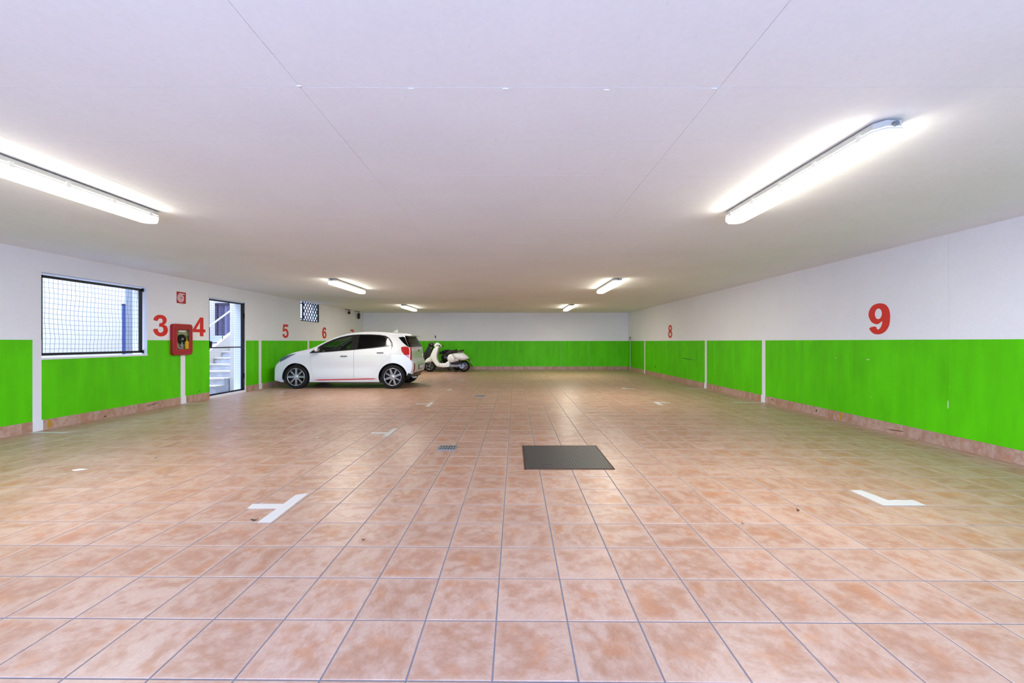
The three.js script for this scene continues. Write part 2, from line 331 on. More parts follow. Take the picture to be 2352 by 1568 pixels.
// ---------------------------------------------------------------- fluorescent fittings
{
  const housingMat = std(0xb9b9b4, 0.5), clipMat = std(0xd2d2cc, 0.4), capMat = std(0x6d7276, 0.5);
  const glow = new THREE.MeshStandardMaterial({ color: 0xf4f4ee, roughness: 0.4, emissive: LAMP_COLOR, emissiveIntensity: 3.2 });
  const plan = (w, l, c) => outline([[-w / 2 + c, -l / 2], [w / 2 - c, -l / 2], [w / 2, -l / 2 + c], [w / 2, l / 2 - c], [w / 2 - c, l / 2], [-w / 2 + c, l / 2], [-w / 2, l / 2 - c], [-w / 2, -l / 2 + c]]);
  const upright = (shape, h, bevel) => new THREE.ExtrudeGeometry(shape, { depth: h - bevel, bevelEnabled: bevel > 0, bevelThickness: bevel, bevelSize: bevel, bevelOffset: -bevel, bevelSegments: 3 }).rotateX(Math.PI / 2);   // extrudes downwards
  const L = 1.57, housing = upright(plan(0.158, L, 0.04), 0.05, 0).translate(0, -0.012, 0), spine = plainBox(0.09, 0.016, L - 0.2, 0, -0.008, 0);
  const lens = upright(plan(0.168, L + 0.008, 0.045), 0.056, 0.022).translate(0, -0.056, 0), gland = rod(V(0, 0, 0), V(0, 0, 0.018), 0.014, 12), clip = softBox(0.006, 0.034, 0.03, 0.002), band = upright(plan(0.172, L + 0.012, 0.046), 0.009, 0).translate(0, -0.052, 0);
  const lampAt = (x, d, label) => {
    const t = thing('ceiling_lamp', label, 'ceiling lamp', [x, HC, d], 'fluorescent ceiling lamps');
    mesh('housing', housing, housingMat, t); mesh('mounting_rail', spine, M.blackPlastic, t); mesh('seal', band, clipMat, t);
    mesh('diffuser', lens, glow, t);
    const g = mesh('cable_gland', gland, capMat, t); g.position.set(0, -0.036, L / 2);
    for (const s of [-1, 1]) for (let k = 0; k < 5; k++) { const m = mesh('clip', clip, clipMat, t); m.position.set(s * 0.088, -0.052, -L / 2 + 0.12 + k * (L - 0.24) / 4); }
    const face = (w, h, k = 1) => { const l = new THREE.RectAreaLight(LAMP_COLOR, LAMP_RADIANCE * k, w, h); l.name = 'tube_light'; t.add(l); return l; };
    const down = face(0.125, L - 0.06); down.position.y = -0.1135; down.rotation.x = -Math.PI / 2;
    for (const s of [-1, 1]) { const f = face(L - 0.1, 0.030, 0.33); f.position.set(s * 0.0925, -0.078, 0); f.rotation.y = -s * Math.PI / 2; }
  };
  lampAt(2.05, 2.92, 'lit fluorescent ceiling lamp nearest on the right, closest to the red 9');
  lampAt(-3.33, 2.91, 'lit fluorescent ceiling lamp nearest on the left, cut off by the left edge');
  lampAt(2.01, 8.3, 'lit fluorescent ceiling lamp on the right, second of its row');
  lampAt(-3.43, 8.35, 'lit fluorescent ceiling lamp above the front half of the car');
  lampAt(1.93, 13.6, 'small lit ceiling lamp at the far end on the right');
  lampAt(-3.52, 13.65, 'small lit ceiling lamp at the far end on the left, beyond the car');
}

// ---------------------------------------------------------------- openings in the left wall
const netMat = std(0x23242a, 0.8), wireMat = std(0xa4a9b0, 0.6);
{ // window: a black steel frame with a slack net
  const w = setting('window_1', 'wide window opening with black frame and slack black net', 'window'), X = XL - 0.065;
  const [a, b, y0, y1] = [WIN[0] + 0.012, WIN[1] - 0.035, WIN[2] + 0.03, WIN[3] - 0.03];
  const bar = (d0, d1, h0, h1, t = 0.03) => mesh('frame_bar', box(X - t / 2, X + t / 2, h0, h1, d0, d1), M.blackMetal, w);
  bar(a, a + 0.045, y0, y1); bar(b - 0.04, b, y0, y1); bar(a, b + 0.02, y1 - 0.035, y1); bar(a, b + 0.02, y0, y0 + 0.035);
  for (const y of [y0 + 0.017, y1 - 0.017]) mesh('hinge_pin', rod(V(X + 0.005, y - 0.03, -b - 0.02), V(X + 0.005, y + 0.03, -b - 0.02), 0.014), M.blackMetal, w);
  const r = rng(8), strands = [], cols = 27, rows = 15;
  const sag = (u, v) => { const s = Math.sin(Math.PI * u) * 0.018, q = Math.sin(u * 9 + v * 5) * 0.0025 + Math.sin(v * 11 - u * 4) * 0.0025 + Math.sin(v * 23 + u * 31) * 0.0012; return V(X + q * 1.5, lerp(y0 + 0.02, y1 - 0.02, v) - s * Math.sin(Math.PI * v) + q * 0.6, -(lerp(a + 0.03, b - 0.02, u) + q)); };
  for (let i = 1; i < cols; i++) strands.push(new THREE.TubeGeometry(new THREE.CatmullRomCurve3(Array.from({ length: 10 }, (_, k) => sag(i / cols, k / 9))), 26, 0.0018, 4));
  for (let j = 1; j < rows; j++) strands.push(new THREE.TubeGeometry(new THREE.CatmullRomCurve3(Array.from({ length: 14 }, (_, k) => sag(k / 13, j / rows))), 40, 0.0018, 4));
  mesh('net', merge(strands), netMat, w);
}
{ // door: slim black steel leaf covered with square wire mesh
  const w = setting('door_1', 'slim black steel door with wire mesh, stairs behind it', 'door'), X = XL - 0.03, [a, b] = [DOOR[0] + 0.004, DOOR[1] - 0.012], y0 = 0.05, y1 = DOOR[2] - 0.02;
  const bar = (d0, d1, h0, h1, t = 0.03) => mesh('frame_bar', box(X - t / 2, X + t / 2, h0, h1, d0, d1), M.blackMetal, w);
  bar(a, a + 0.028, y0, y1); bar(b - 0.055, b, y0, y1); bar(a, b, y1 - 0.03, y1); bar(a, b, y0, y0 + 0.03); bar(a, b, 1.035, 1.062, 0.025);
  for (const y of [0.38, 1.78]) mesh('hinge', softBox(0.03, 0.12, 0.035, 0.008, X + 0.02, y, -b - 0.012), M.blackMetal, w);
  const lock = mesh('lock_case', softBox(0.035, 0.13, 0.075, 0.006, X + 0.008, 1.12, -a - 0.055), M.blackMetal, w);
  mesh('handle', merge([rod(V(X + 0.02, 1.15, -a - 0.06), V(X + 0.06, 1.15, -a - 0.06), 0.009), rod(V(X + 0.06, 1.15, -a - 0.055), V(X + 0.06, 1.15, -a - 0.17), 0.009)]), M.blackMetal, lock);
  const wires = [];
  for (let d = a + 0.06; d < b - 0.06; d += 0.052) wires.push(rod(V(X - 0.012, y0 + 0.02, -d), V(X - 0.012, y1 - 0.02, -d), 0.0017, 4));
  for (let y = y0 + 0.06; y < y1 - 0.03; y += 0.052) wires.push(rod(V(X - 0.012, y, -a - 0.02), V(X - 0.012, y, -b + 0.03), 0.0017, 4));
  mesh('wire_mesh', merge(wires), wireMat, w);
}
{ // high window: folding lattice grille, drawn shut over the opening
  const w = setting('window_2', 'small high window closed by a black folding lattice grille', 'window'), X = XL + 0.012, [a, b, y0] = VENT, y1 = HC - 0.01;
  const flat = (d0, h0, d1, h1, t = 0.032) => { const l = Math.hypot(d1 - d0, h1 - h0), g = new THREE.BoxGeometry(0.006, l, t); g.rotateX(-Math.atan2(d1 - d0, h1 - h0)); return g.translate(X, (h0 + h1) / 2, -(d0 + d1) / 2); };
  mesh('end_channel', box(X - 0.012, X + 0.012, y0, y1, b - 0.055, b - 0.005), M.blackMetal, w);
  mesh('end_channel', box(X - 0.012, X + 0.012, y0, y1, a + 0.09, a + 0.135), M.blackMetal, w);
  const n = 6, step = (b - a - 0.16) / n;
  for (let k = 0; k < n; k++) for (let j = 0; j < 3; j++) {
    const d0 = a + 0.11 + k * step, h0 = y0 + 0.02 + j * (y1 - y0) / 3, h1 = Math.min(y1, h0 + (y1 - y0) / 3);
    mesh('lattice_bar', flat(d0, h0, d0 + step, h1), M.blackMetal, w); mesh('lattice_bar', flat(d0 + step, h0, d0, h1), M.blackMetal, w);
  }
  mesh('bottom_track', box(X - 0.014, X + 0.014, y0, y0 + 0.02, a, b), M.blackMetal, w);
  for (const y of [y0 + 0.06, y1 - 0.06]) mesh('catch', softBox(0.02, 0.03, 0.12, 0.005, X, y, -a - 0.05), M.blackMetal, w);
}

// ---------------------------------------------------------------- courtyard seen through the openings
{
  const court = std(0xdcd0bd, 0.9), pinkish = std(0xcfc2bb, 0.9), stone = M.paleConcrete;
  const g = setting('courtyard_ground', 'pale paved courtyard floor outside the left wall', 'ground');
  mesh('paving', box(-30, XL - 0.25, -0.3, -0.08, DF - 0.3, 30, 2), M.concrete, g);
  const wall = (name, label, g, m) => mesh('render', g, m, setting(name, label, 'wall'));
  wall('wall_opposite', 'pale rendered house wall across the courtyard', box(-10.9, -10.6, -0.08, 7.5, -1, 20), court);
  wall('wall_near_added', 'added unseen wall closing the near end of the courtyard against daylight', box(-10.6, XL - 0.26, -0.08, 7.5, 0.4, 0.7), court);  // unseen wall added to darken the courtyard
  wall('wall_end', 'pinkish rendered wall closing the courtyard behind the stairs', box(-10.6, XL - 0.26, -0.08, 7.5, 13.02, 13.3), pinkish);
  wall('wall_pier', 'white rendered pier beside the outdoor stairs', box(-7.09, XL - 0.26, -0.08, 3.2, 10.0, 10.2), court);
  wall('wall_grey', 'grey rendered pier seen through the netted window', box(-8.06, -7.35, -0.08, 2.9, 8.3, 8.6), std(0x8b8d8e, 0.9));
  const post = thing('steel_post', 'narrow blue steel post seen through the netted window', 'post', [-8.115, -0.08, 8.36]);
  mesh('shaft', softBox(0.075, 2.0, 0.09, 0.006, 0, 1.02, 0), std(0x35487e, 0.5), post); mesh('cap', softBox(0.085, 0.03, 0.1, 0.006, 0, 2.03, 0), std(0x2a2d3a, 0.5), post); mesh('base_plate', softBox(0.1, 0.05, 0.12, 0.006, 0, 0.025, 0), std(0x2a2d3a, 0.5), post);
  // the stair climbs away from the door along the outside of the garage
  const st = thing('staircase', 'pale stone outdoor staircase behind the mesh door', 'staircase', [-7.58, -0.08, 9.55]);
  const rise = 0.158, going = 0.3;
  for (let k = 0; k < 9; k++) {
    const s = mesh('step', plainBox(0.92, rise * (k + 1), going, 0, rise * (k + 1) / 2 - 0.0, -(k + 0.5) * going), stone, st);
    mesh('tread', softBox(0.94, 0.032, going + 0.03, 0.006, 0, rise * (k + 1) + 0.016, -(k + 0.5) * going + 0.015), court, s);
  }
  mesh('landing', plainBox(2.6, rise * 9 + 0.03, 0.75, -0.85, rise * 4.5, -9 * going - 0.375), stone, st);
  const side = outline([[0, 0], [2.9, 0], [2.9, 2.05], [2.5, 1.86], [0, 0.38]]), parapet = new THREE.ExtrudeGeometry(side, { depth: 0.11, bevelEnabled: false }).rotateY(Math.PI / 2).translate(-0.58, 0, 0);
  mesh('parapet', parapet, court, st);
  const rail = new THREE.Group(); rail.name = 'handrail'; rail.position.x = -0.525; st.add(rail);
  const top = (d) => 0.38 + d * 0.6;
  mesh('rail', rod(V(0, top(0.1) + 0.62, -0.1), V(0, top(2.6) + 0.62, -2.6), 0.022, 10), M.whitePaint, rail);
  for (let k = 0; k < 6; k++) mesh('baluster', rod(V(0, top(0.15 + k * 0.48) - 0.02, -0.15 - k * 0.48), V(0, top(0.15 + k * 0.48) + 0.62, -0.15 - k * 0.48), 0.010, 8), std(0x3a3d46, 0.5), rail);
  const house = thing('house_door', 'dark violet slatted house door above the outdoor stairs', 'door', [-9.16, 1.36, 12.96]);
  mesh('door_frame', merge([plainBox(0.08, 1.02, 0.08, -0.44, 0.51, 0), plainBox(0.08, 1.02, 0.08, 0.44, 0.51, 0), plainBox(0.96, 0.08, 0.08, 0, 1.03, 0)]), std(0x2b2236, 0.6), house);
  const violet = [std(0x4f4660, 0.7), std(0x3d354c, 0.7), std(0x6c6580, 0.7)];
  for (let k = 0; k < 8; k++) mesh('slat', softBox(0.094, 0.99, 0.03, 0.01, -0.35 + k * 0.1, 0.5, 0.012 * (k % 2)), violet[k % 3], house);
}

// ---------------------------------------------------------------- bay numbers
const font = await new FontLoader().loadAsync('fonts/droid/droid_sans_bold.typeface.json');
{
  const drawn = {                                                  // heavy grotesque figures in a unit box
    3: [[[0.03, 0.755], [0.11, 0.887], [0.3, 0.98], [0.49, 1], [0.71, 0.975], [0.87, 0.887], [0.92, 0.755], [0.85, 0.62], [0.74, 0.547], [0.9, 0.49], [0.995, 0.34], [0.955, 0.17], [0.79, 0.045], [0.55, 0], [0.3, 0.026], [0.11, 0.132], [0.01, 0.3], [0.3, 0.34], [0.355, 0.226], [0.49, 0.17], [0.63, 0.21], [0.7, 0.32], [0.645, 0.415], [0.52, 0.453], [0.41, 0.44], [0.437, 0.61], [0.546, 0.615], [0.645, 0.7], [0.61, 0.8], [0.49, 0.83], [0.37, 0.8], [0.3, 0.717]]],
    5: [[[0.15, 1], [0.92, 1], [0.92, 0.82], [0.35, 0.82], [0.3, 0.655], [0.42, 0.69], [0.56, 0.69], [0.75, 0.65], [0.9, 0.54], [0.98, 0.4], [0.99, 0.3], [0.93, 0.15], [0.8, 0.05], [0.62, 0], [0.45, 0], [0.25, 0.03], [0.1, 0.13], [0.02, 0.27], [0.3, 0.3], [0.36, 0.2], [0.48, 0.15], [0.6, 0.17], [0.69, 0.26], [0.7, 0.36], [0.64, 0.47], [0.52, 0.53], [0.4, 0.52], [0.31, 0.455], [0.05, 0.49]]],
    9: [[[0.04, 0.205], [0.35, 0.25], [0.39, 0.19], [0.465, 0.158], [0.585, 0.243], [0.645, 0.415], [0.48, 0.345], [0.345, 0.335], [0.155, 0.408], [0.035, 0.546], [0, 0.665], [0.05, 0.81], [0.19, 0.94], [0.38, 0.993], [0.57, 0.997], [0.79, 0.94], [0.93, 0.81], [0.985, 0.65], [0.99, 0.48], [0.95, 0.283], [0.83, 0.125], [0.64, 0.026], [0.45, 0], [0.276, 0.02], [0.14, 0.086]], [0.465, 0.665, 0.165, 0.17]],
  };
  drawn[6] = [drawn[9][0].map(([x, y]) => [1 - x, 1 - y]), [1 - 0.465, 1 - 0.665, 0.165, 0.17]];
  const half8 = Array.from({ length: 41 }, (_, i) => { const y = i / 40, e = (c, a, b) => Math.abs(y - c) < b ? a * Math.sqrt(1 - ((y - c) / b) ** 2) : 0; return [Math.max(e(0.74, 0.44, 0.26), e(0.285, 0.5, 0.285)), y]; });
  drawn[8] = [[...half8.map(([a, y]) => [0.5 + a, y]), ...half8.slice().reverse().map(([a, y]) => [0.5 - a, y])], [0.5, 0.75, 0.175, 0.115], [0.5, 0.28, 0.205, 0.14]];
  const digit = (c, d0, d1, y0, y1, side, label) => {
    let g;
    if (drawn[c]) {
      const [pts, ...holes] = drawn[c], s = outline(pts, '369'.includes(c));
      for (const [x, y, a, b] of holes) { const p = new THREE.Path(); p.absellipse(x, y, a, b, 0, 2 * Math.PI); s.holes.push(p); }
      g = new THREE.ExtrudeGeometry(s, { depth: 0.0018, bevelEnabled: false, curveSegments: 24 });
    } else g = new TextGeometry(c, { font, size: 1, depth: 0.0018, curveSegments: 8 });
    g.computeBoundingBox();
    const b = g.boundingBox, sx = (d1 - d0) / (b.max.x - b.min.x), sy = (y1 - y0) / (b.max.y - b.min.y);
    g.translate(-(b.min.x + b.max.x) / 2, -b.min.y, 0).scale(sx, sy, 1);
    const m = single('bay_number', g, M.red, label, 'number', [side > 0 ? XR - 0.0001 : XL + 0.0001, y0, (d0 + d1) / 2], 'red bay numbers');
    m.rotation.y = side > 0 ? -Math.PI / 2 : Math.PI / 2;
  };
  digit('3', 6.93, 7.225, 1.268, 1.652, -1, 'large red number 3 painted left of the hose cabinet');
  digit('4', 7.79, 8.11, 1.283, 1.66, -1, 'large red number 4 painted between hose cabinet and mesh door');
  digit('5', 10.83, 11.13, 1.275, 1.65, -1, 'red number 5 on the wall above the car bonnet');
  digit('6', 13.1, 13.4, 1.275, 1.652, -1, 'red number 6 on the wall just left of the car roof');
  digit('7', 15.4, 15.7, 1.27, 1.645, -1, 'red number 7 almost hidden behind the car roof');
  digit('8', 12.12, 12.43, 1.284, 1.69, 1, 'red number 8 on the far part of the right wall');
  digit('9', 5.135, 5.445, 1.273, 1.685, 1, 'large red number 9 on the right wall');
}

// ---------------------------------------------------------------- hydrant sign and hose cabinet
{
  const cv = document.createElement('canvas'); cv.width = 228; cv.height = 260; const c = cv.getContext('2d');
  c.fillStyle = '#f2f2f2'; c.fillRect(0, 0, 228, 260); c.fillStyle = '#b8102a'; c.fillRect(4, 3, 220, 224);
  c.strokeStyle = '#f6f2f2'; c.lineWidth = 15; c.beginPath();
  for (let a = 0; a <= 5.2 * Math.PI; a += 0.1) { const r = 14 + a * 4.2, x = 108 + r * Math.cos(a + 0.6), y = 122 + r * 1.02 * Math.sin(a + 0.6); a ? c.lineTo(x, y) : c.moveTo(x, y); }
  c.stroke(); c.lineWidth = 17; c.beginPath(); c.moveTo(70, 38); c.lineTo(196, 42); c.stroke();
  c.fillStyle = '#9a9a9e'; for (let k = 0; k < 7; k++) c.fillRect(64 + k * 16, 234, 11, 9);
  const face = new THREE.CanvasTexture(cv); face.colorSpace = THREE.SRGBColorSpace;
  const s = thing('hydrant_sign', 'small square red sign with a white coiled hose above the cabinet', 'sign', [XL, 1.862, 7.513]);
  mesh('plate', softBox(0.006, 0.254, 0.222, 0.002, 0.003, 0.127, 0), std(0xe8e8e8, 0.4), s);
  const f = mesh('printed_face', new THREE.PlaneGeometry(0.218, 0.25).rotateY(Math.PI / 2).translate(0.0064, 0.127, 0), std(0xffffff, 0.35, 0, { map: face }), s);

  const cab = thing('hose_cabinet', 'red wall cabinet with glass front holding a coiled fire hose', 'cabinet', [XL, 0.926, 7.495]);
  const redPaint = std(0xa5121c, 0.38), W = 0.445, H = 0.578, D = 0.055;
  const rr = (w, h, r, x = 0, y = 0) => { const p = new THREE.Shape(); p.moveTo(x - w / 2 + r, y - h / 2); p.lineTo(x + w / 2 - r, y - h / 2); p.quadraticCurveTo(x + w / 2, y - h / 2, x + w / 2, y - h / 2 + r); p.lineTo(x + w / 2, y + h / 2 - r); p.quadraticCurveTo(x + w / 2, y + h / 2, x + w / 2 - r, y + h / 2); p.lineTo(x - w / 2 + r, y + h / 2); p.quadraticCurveTo(x - w / 2, y + h / 2, x - w / 2, y + h / 2 - r); p.lineTo(x - w / 2, y - h / 2 + r); p.quadraticCurveTo(x - w / 2, y - h / 2, x - w / 2 + r, y - h / 2); return p; };
  const face3 = (g) => g.rotateY(Math.PI / 2).translate(0, H / 2, 0);                 // drawn in (depth into the room, y), thickness along +x
  const ring = (w, h, r, w2, h2, r2, x = 0, y = 0) => { const q = rr(w, h, r); q.holes.push(rr(w2, h2, r2, x, y)); return q; };
  const plain = (shape, depth) => face3(new THREE.ExtrudeGeometry(shape, { depth, bevelEnabled: false }));
  const PW = W * 0.62, PH = H * 0.635, PX = 0.015;
  mesh('box', merge([plain(ring(W, H, 0.055, W - 0.03, H - 0.03, 0.045), D - 0.018), plain(rr(W - 0.01, H - 0.01, 0.05), 0.003).translate(0.001, 0, 0)]), redPaint, cab);
  const door = mesh('door', face3(new THREE.ExtrudeGeometry(ring(W + 0.004, H + 0.004, 0.06, PW, PH, 0.006, PX), { depth: 0.006, bevelEnabled: true, bevelThickness: 0.01, bevelSize: 0.014, bevelOffset: -0.014, bevelSegments: 4 })).translate(D - 0.01, 0, 0), redPaint, cab);
  mesh('trim', plain(ring(W - 0.075, H - 0.085, 0.02, W - 0.10, H - 0.11, 0.015), 0.005).translate(D + 0.003, 0, 0), std(0x8c0e16, 0.4), door);
  mesh('pane', plain(rr(PW + 0.01, PH + 0.01, 0.006, PX), 0.002).translate(D - 0.008, 0, 0), new THREE.MeshPhysicalMaterial({ color: 0xffffff, transmission: 1, roughness: 0.03, thickness: 0, ior: 1.45 }), door);
  mesh('back_panel', plainBox(0.003, H - 0.05, W - 0.05, 0.006, H / 2, 0), std(0x7f8f45, 0.6), cab);
  const hose = mesh('hose_reel', (() => { const pts = []; for (let a = 0; a < 8 * Math.PI; a += 0.25) { const r = 0.03 + a * 0.0026; pts.push(V(0.024 + 0.004 * Math.sin(a * 0.5), H / 2 + 0.01 + r * Math.sin(a), r * Math.cos(a) - 0.01)); } return tube(pts, 0.008, 200, 7); })(), M.rubber, cab);
  mesh('hub', new THREE.CylinderGeometry(0.022, 0.022, 0.03, 16).rotateZ(Math.PI / 2).translate(0.028, H / 2 + 0.01, -0.01), M.zinc, hose);
  mesh('valve', merge([rod(V(0.03, H / 2 - 0.05, 0.0), V(0.03, H / 2 - 0.175, 0.0), 0.012, 10), new THREE.TorusGeometry(0.028, 0.006, 6, 16).rotateY(Math.PI / 2).translate(0.04, H / 2 - 0.11, 0.01)]), M.zinc, cab);
  mesh('hose_end', tube([V(0.028, H / 2 - 0.17, 0.03), V(0.03, H / 2 - 0.15, 0.08), V(0.03, H / 2 - 0.09, 0.10), V(0.028, H / 2 - 0.05, 0.11)], 0.011, 20, 8), std(0xc9c4bd, 0.7), cab);
  mesh('nozzle', merge([softBox(0.028, 0.15, 0.075, 0.008, 0.03, H / 2 - 0.105, -0.115), rod(V(0.03, H / 2 - 0.03, -0.115), V(0.03, H / 2 + 0.01, -0.115), 0.012, 12, 0.009)]), std(0xe0b414, 0.5), cab);
  mesh('instruction_plate', plainBox(0.003, 0.03, 0.17, 0.04, H / 2 + 0.155, 0.0), std(0xdddcd0, 0.6), cab);
}

// ---------------------------------------------------------------- floor: bay marks, covers, litter
{
  const tape = std(0xcbcac6, 0.6);
  const flat = (name, label, pts, group = 'white bay marks on the floor') => single(name, new THREE.ExtrudeGeometry(outline(pts), { depth: 0.0014, bevelEnabled: false }).rotateX(-Math.PI / 2).translate(0, 0.0005, 0), tape, label, 'floor mark', [0, 0, 0], group);
  const tee = (x, d, s = 1) => [[x, d - 0.24], [x + 0.085, d - 0.24], [x + 0.085, d + 0.24], [x + 0.045, d + 0.265], [x, d + 0.235], [x, d + 0.045], [x - 0.225, d + 0.045], [x - 0.225, d - 0.04], [x, d - 0.04]];
  flat('bay_mark', 'white T-shaped mark on the near left floor tiles', [[-1.657, 2.588], [-1.569, 2.588], [-1.575, 3.076], [-1.605, 3.085], [-1.66, 3.05], [-1.657, 2.885], [-1.882, 2.885], [-1.868, 2.804], [-1.659, 2.804]]);
  flat('bay_mark', 'white T-shaped mark on the floor level with the drain grate', [[-1.61, 4.945], [-1.54, 4.945], [-1.545, 5.41], [-1.61, 5.37], [-1.608, 5.165], [-1.825, 5.165], [-1.80, 5.09], [-1.608, 5.09]]);
  flat('bay_mark', 'white T-shaped mark on the floor in front of the car rear wheel', [[-1.575, 7.2], [-1.5, 7.2], [-1.515, 7.745], [-1.575, 7.71], [-1.572, 7.55], [-1.82, 7.55], [-1.82, 7.49], [-1.572, 7.49]]);
  flat('bay_mark', 'short worn white mark on the floor right of the car rear bumper', [[-1.57, 9.56], [-1.49, 9.6], [-1.49, 9.93], [-1.56, 9.85]]);
  flat('bay_mark', 'small far white mark on the floor right of the white scooter', [[-1.6, 11.9], [-1.46, 12.0], [-1.43, 12.25], [-1.52, 12.2]]);
  flat('bay_mark', 'white L-shaped mark on the near right floor tiles', [[2.668, 2.856], [2.972, 2.856], [2.984, 2.96], [2.90, 2.952], [2.86, 2.962], [2.79, 2.95], [2.767, 3.155], [2.676, 3.15]]);
  flat('bay_mark', 'white mark on the right floor, second from the near L mark', [[2.73, 7.37], [2.81, 7.37], [2.81, 7.63], [3.06, 7.645], [3.05, 7.715], [2.84, 7.72], [2.82, 7.78], [2.74, 7.74]]);
  flat('bay_mark', 'thin far white mark on the right floor', [[2.75, 9.86], [3.07, 9.86], [3.06, 9.93], [2.87, 9.93], [2.86, 10.15], [2.75, 10.1]]);
  flat('bay_mark', 'white floor stub from the nearest right wall line', [[4.28, 7.655], [4.868, 7.655], [4.868, 7.735], [4.28, 7.735]]);
  flat('bay_mark', 'white floor stub from the second right wall line', [[4.25, 9.95], [4.868, 9.95], [4.868, 10.03], [4.25, 10.03]]);
  flat('bay_mark', 'white floor stub from the wall line beside the netted window', [[-6.23, 5.11], [-5.78, 5.12], [-5.74, 5.185], [-6.23, 5.19]]);
  flat('bay_mark', 'white floor stub from the wall line under the hose cabinet', [[-6.23, 7.52], [-5.82, 7.53], [-5.82, 7.60], [-6.23, 7.6]]);

  const mh = thing('manhole_cover', 'square dark steel tread-plate manhole cover in the floor', 'manhole cover', [0.531, 0, 4.075]);
  const plate = std(0x4b4846, 0.5, 0.55), rustEdge = std(0x4d3524, 0.7, 0.3);
  mesh('frame', merge([plainBox(0.832, 0.006, 0.012, 0, 0.003, 0.406), plainBox(0.832, 0.006, 0.012, 0, 0.003, -0.406), plainBox(0.012, 0.006, 0.824, 0.41, 0.003, 0), plainBox(0.012, 0.006, 0.824, -0.41, 0.003, 0)]), rustEdge, mh);
  const lid = mesh('plate', softBox(0.806, 0.006, 0.798, 0.0015, 0, 0.003, 0), plate, mh);
  const bump = new THREE.SphereGeometry(1, 6, 4).scale(0.011, 0.0016, 0.0038), bumps = [];
  for (let i = 0; i < 28; i++) for (let j = 0; j < 28; j++) bumps.push(bump.clone().rotateY((i + j) % 2 ? 0.785 : -0.785).translate(-0.385 + i * 0.0285, 0.006, -0.385 + j * 0.0285));
  mesh('tread_pattern', merge(bumps), plate, lid).userData.kind = 'stuff';
  mesh('lifting_slot', softBox(0.09, 0.0012, 0.02, 0.0005, -0.2, 0.0066, 0.28), M.blackMetal, lid);

  const drain = (x, d, w, label) => {
    const t = thing('drain_grate', label, 'drain grate', [x, 0, d], 'floor drains'); t.rotation.y = -deg(0.5);
    mesh('dark_backing', plainBox(w - 0.01, 0.002, w - 0.01, 0, 0.001, 0), M.blackPlastic, t);  // flat black sheet, darkness below the slots put into its colour
    const shape = outline([[-w / 2, -w / 2], [w / 2, -w / 2], [w / 2, w / 2], [-w / 2, w / 2]]);
    for (let i = 0; i < 6; i++) for (let j = 0; j < 2; j++) { const p = new THREE.Path(), cx = (i - 2.5) * w * 0.145, cy = (j ? 1 : -1) * w * 0.2; p.absellipse(cx, cy, w * 0.042, w * 0.15, 0, 2 * Math.PI); shape.holes.push(p); }
    mesh('grate', new THREE.ExtrudeGeometry(shape, { depth: 0.004, bevelEnabled: false, curveSegments: 6 }).rotateX(-Math.PI / 2).translate(0, 0.002, 0), M.zinc, t);
  };
  drain(-0.712, 4.4, 0.2, 'small galvanised slotted drain grate in the floor, left of the manhole');
  drain(-0.69, 8.56, 0.2, 'small far drain grate in the floor beyond the first one');

  const leaf = std(0x6b3a1c, 0.8), leaf2 = std(0x4a3b33, 0.8), paper = std(0xefece6, 0.8);
  const litter = (name, label, cat, mat, x, d, size, bend, spin, lift = 0.002) => {
    const pts = [[-1, 0], [-0.6, 0.35], [-0.1, 0.55], [0.3, 0.35], [1, 0.1], [0.5, -0.3], [-0.1, -0.5], [-0.7, -0.3]], g0 = new THREE.ExtrudeGeometry(outline(pts.map(([a, b]) => [a * size, b * size]), true), { depth: 0.0006, bevelEnabled: false, curveSegments: 4 });
    const g = new TessellateModifier(size * 0.5, 3).modify(g0.index ? g0.toNonIndexed() : g0), p = g.attributes.position;
    for (let i = 0; i < p.count; i++) p.setZ(i, p.getZ(i) + bend * (p.getX(i) ** 2 + 0.6 * Math.abs(p.getX(i) * p.getY(i))) / size);
    g.computeVertexNormals(); g.rotateX(-Math.PI / 2).rotateY(spin);
    single(name, g, mat, label, cat, [x, lift, d]);
  };
  litter('dead_leaf', 'dark crumpled leaf at the foot of the near T-shaped mark', 'leaf', leaf2, -1.695, 2.62, 0.024, 0.5, 0.4);
  litter('dead_leaf', 'brown dry leaf on the near right floor tiles', 'leaf', leaf, 1.99, 2.77, 0.016, 0.9, 1.4);
  litter('dead_leaf', 'tiny brown leaf on the near floor, right of the T-shaped mark', 'leaf', leaf, -0.88, 2.36, 0.013, 0.6, 0.2);
  litter('dead_leaf', 'tiny dark leaf on a tile joint left of the brown leaf', 'leaf', leaf2, 1.49, 2.57, 0.011, 0.5, 2.2);
  litter('dead_leaf', 'tiny dark leaf lying on the left floor before the hose cabinet', 'leaf', leaf2, -3.6, 4.02, 0.017, 0.5, 1.0);
  litter('paper_scrap', 'flat white paper scrap on the left floor', 'paper', paper, -3.965, 3.65, 0.06, 0.03, 0.15);
  litter('paper_scrap', 'tiny white paper crumb on the floor in front of the car', 'paper', paper, -2.388, 4.872, 0.022, 0.3, 0.4);
}

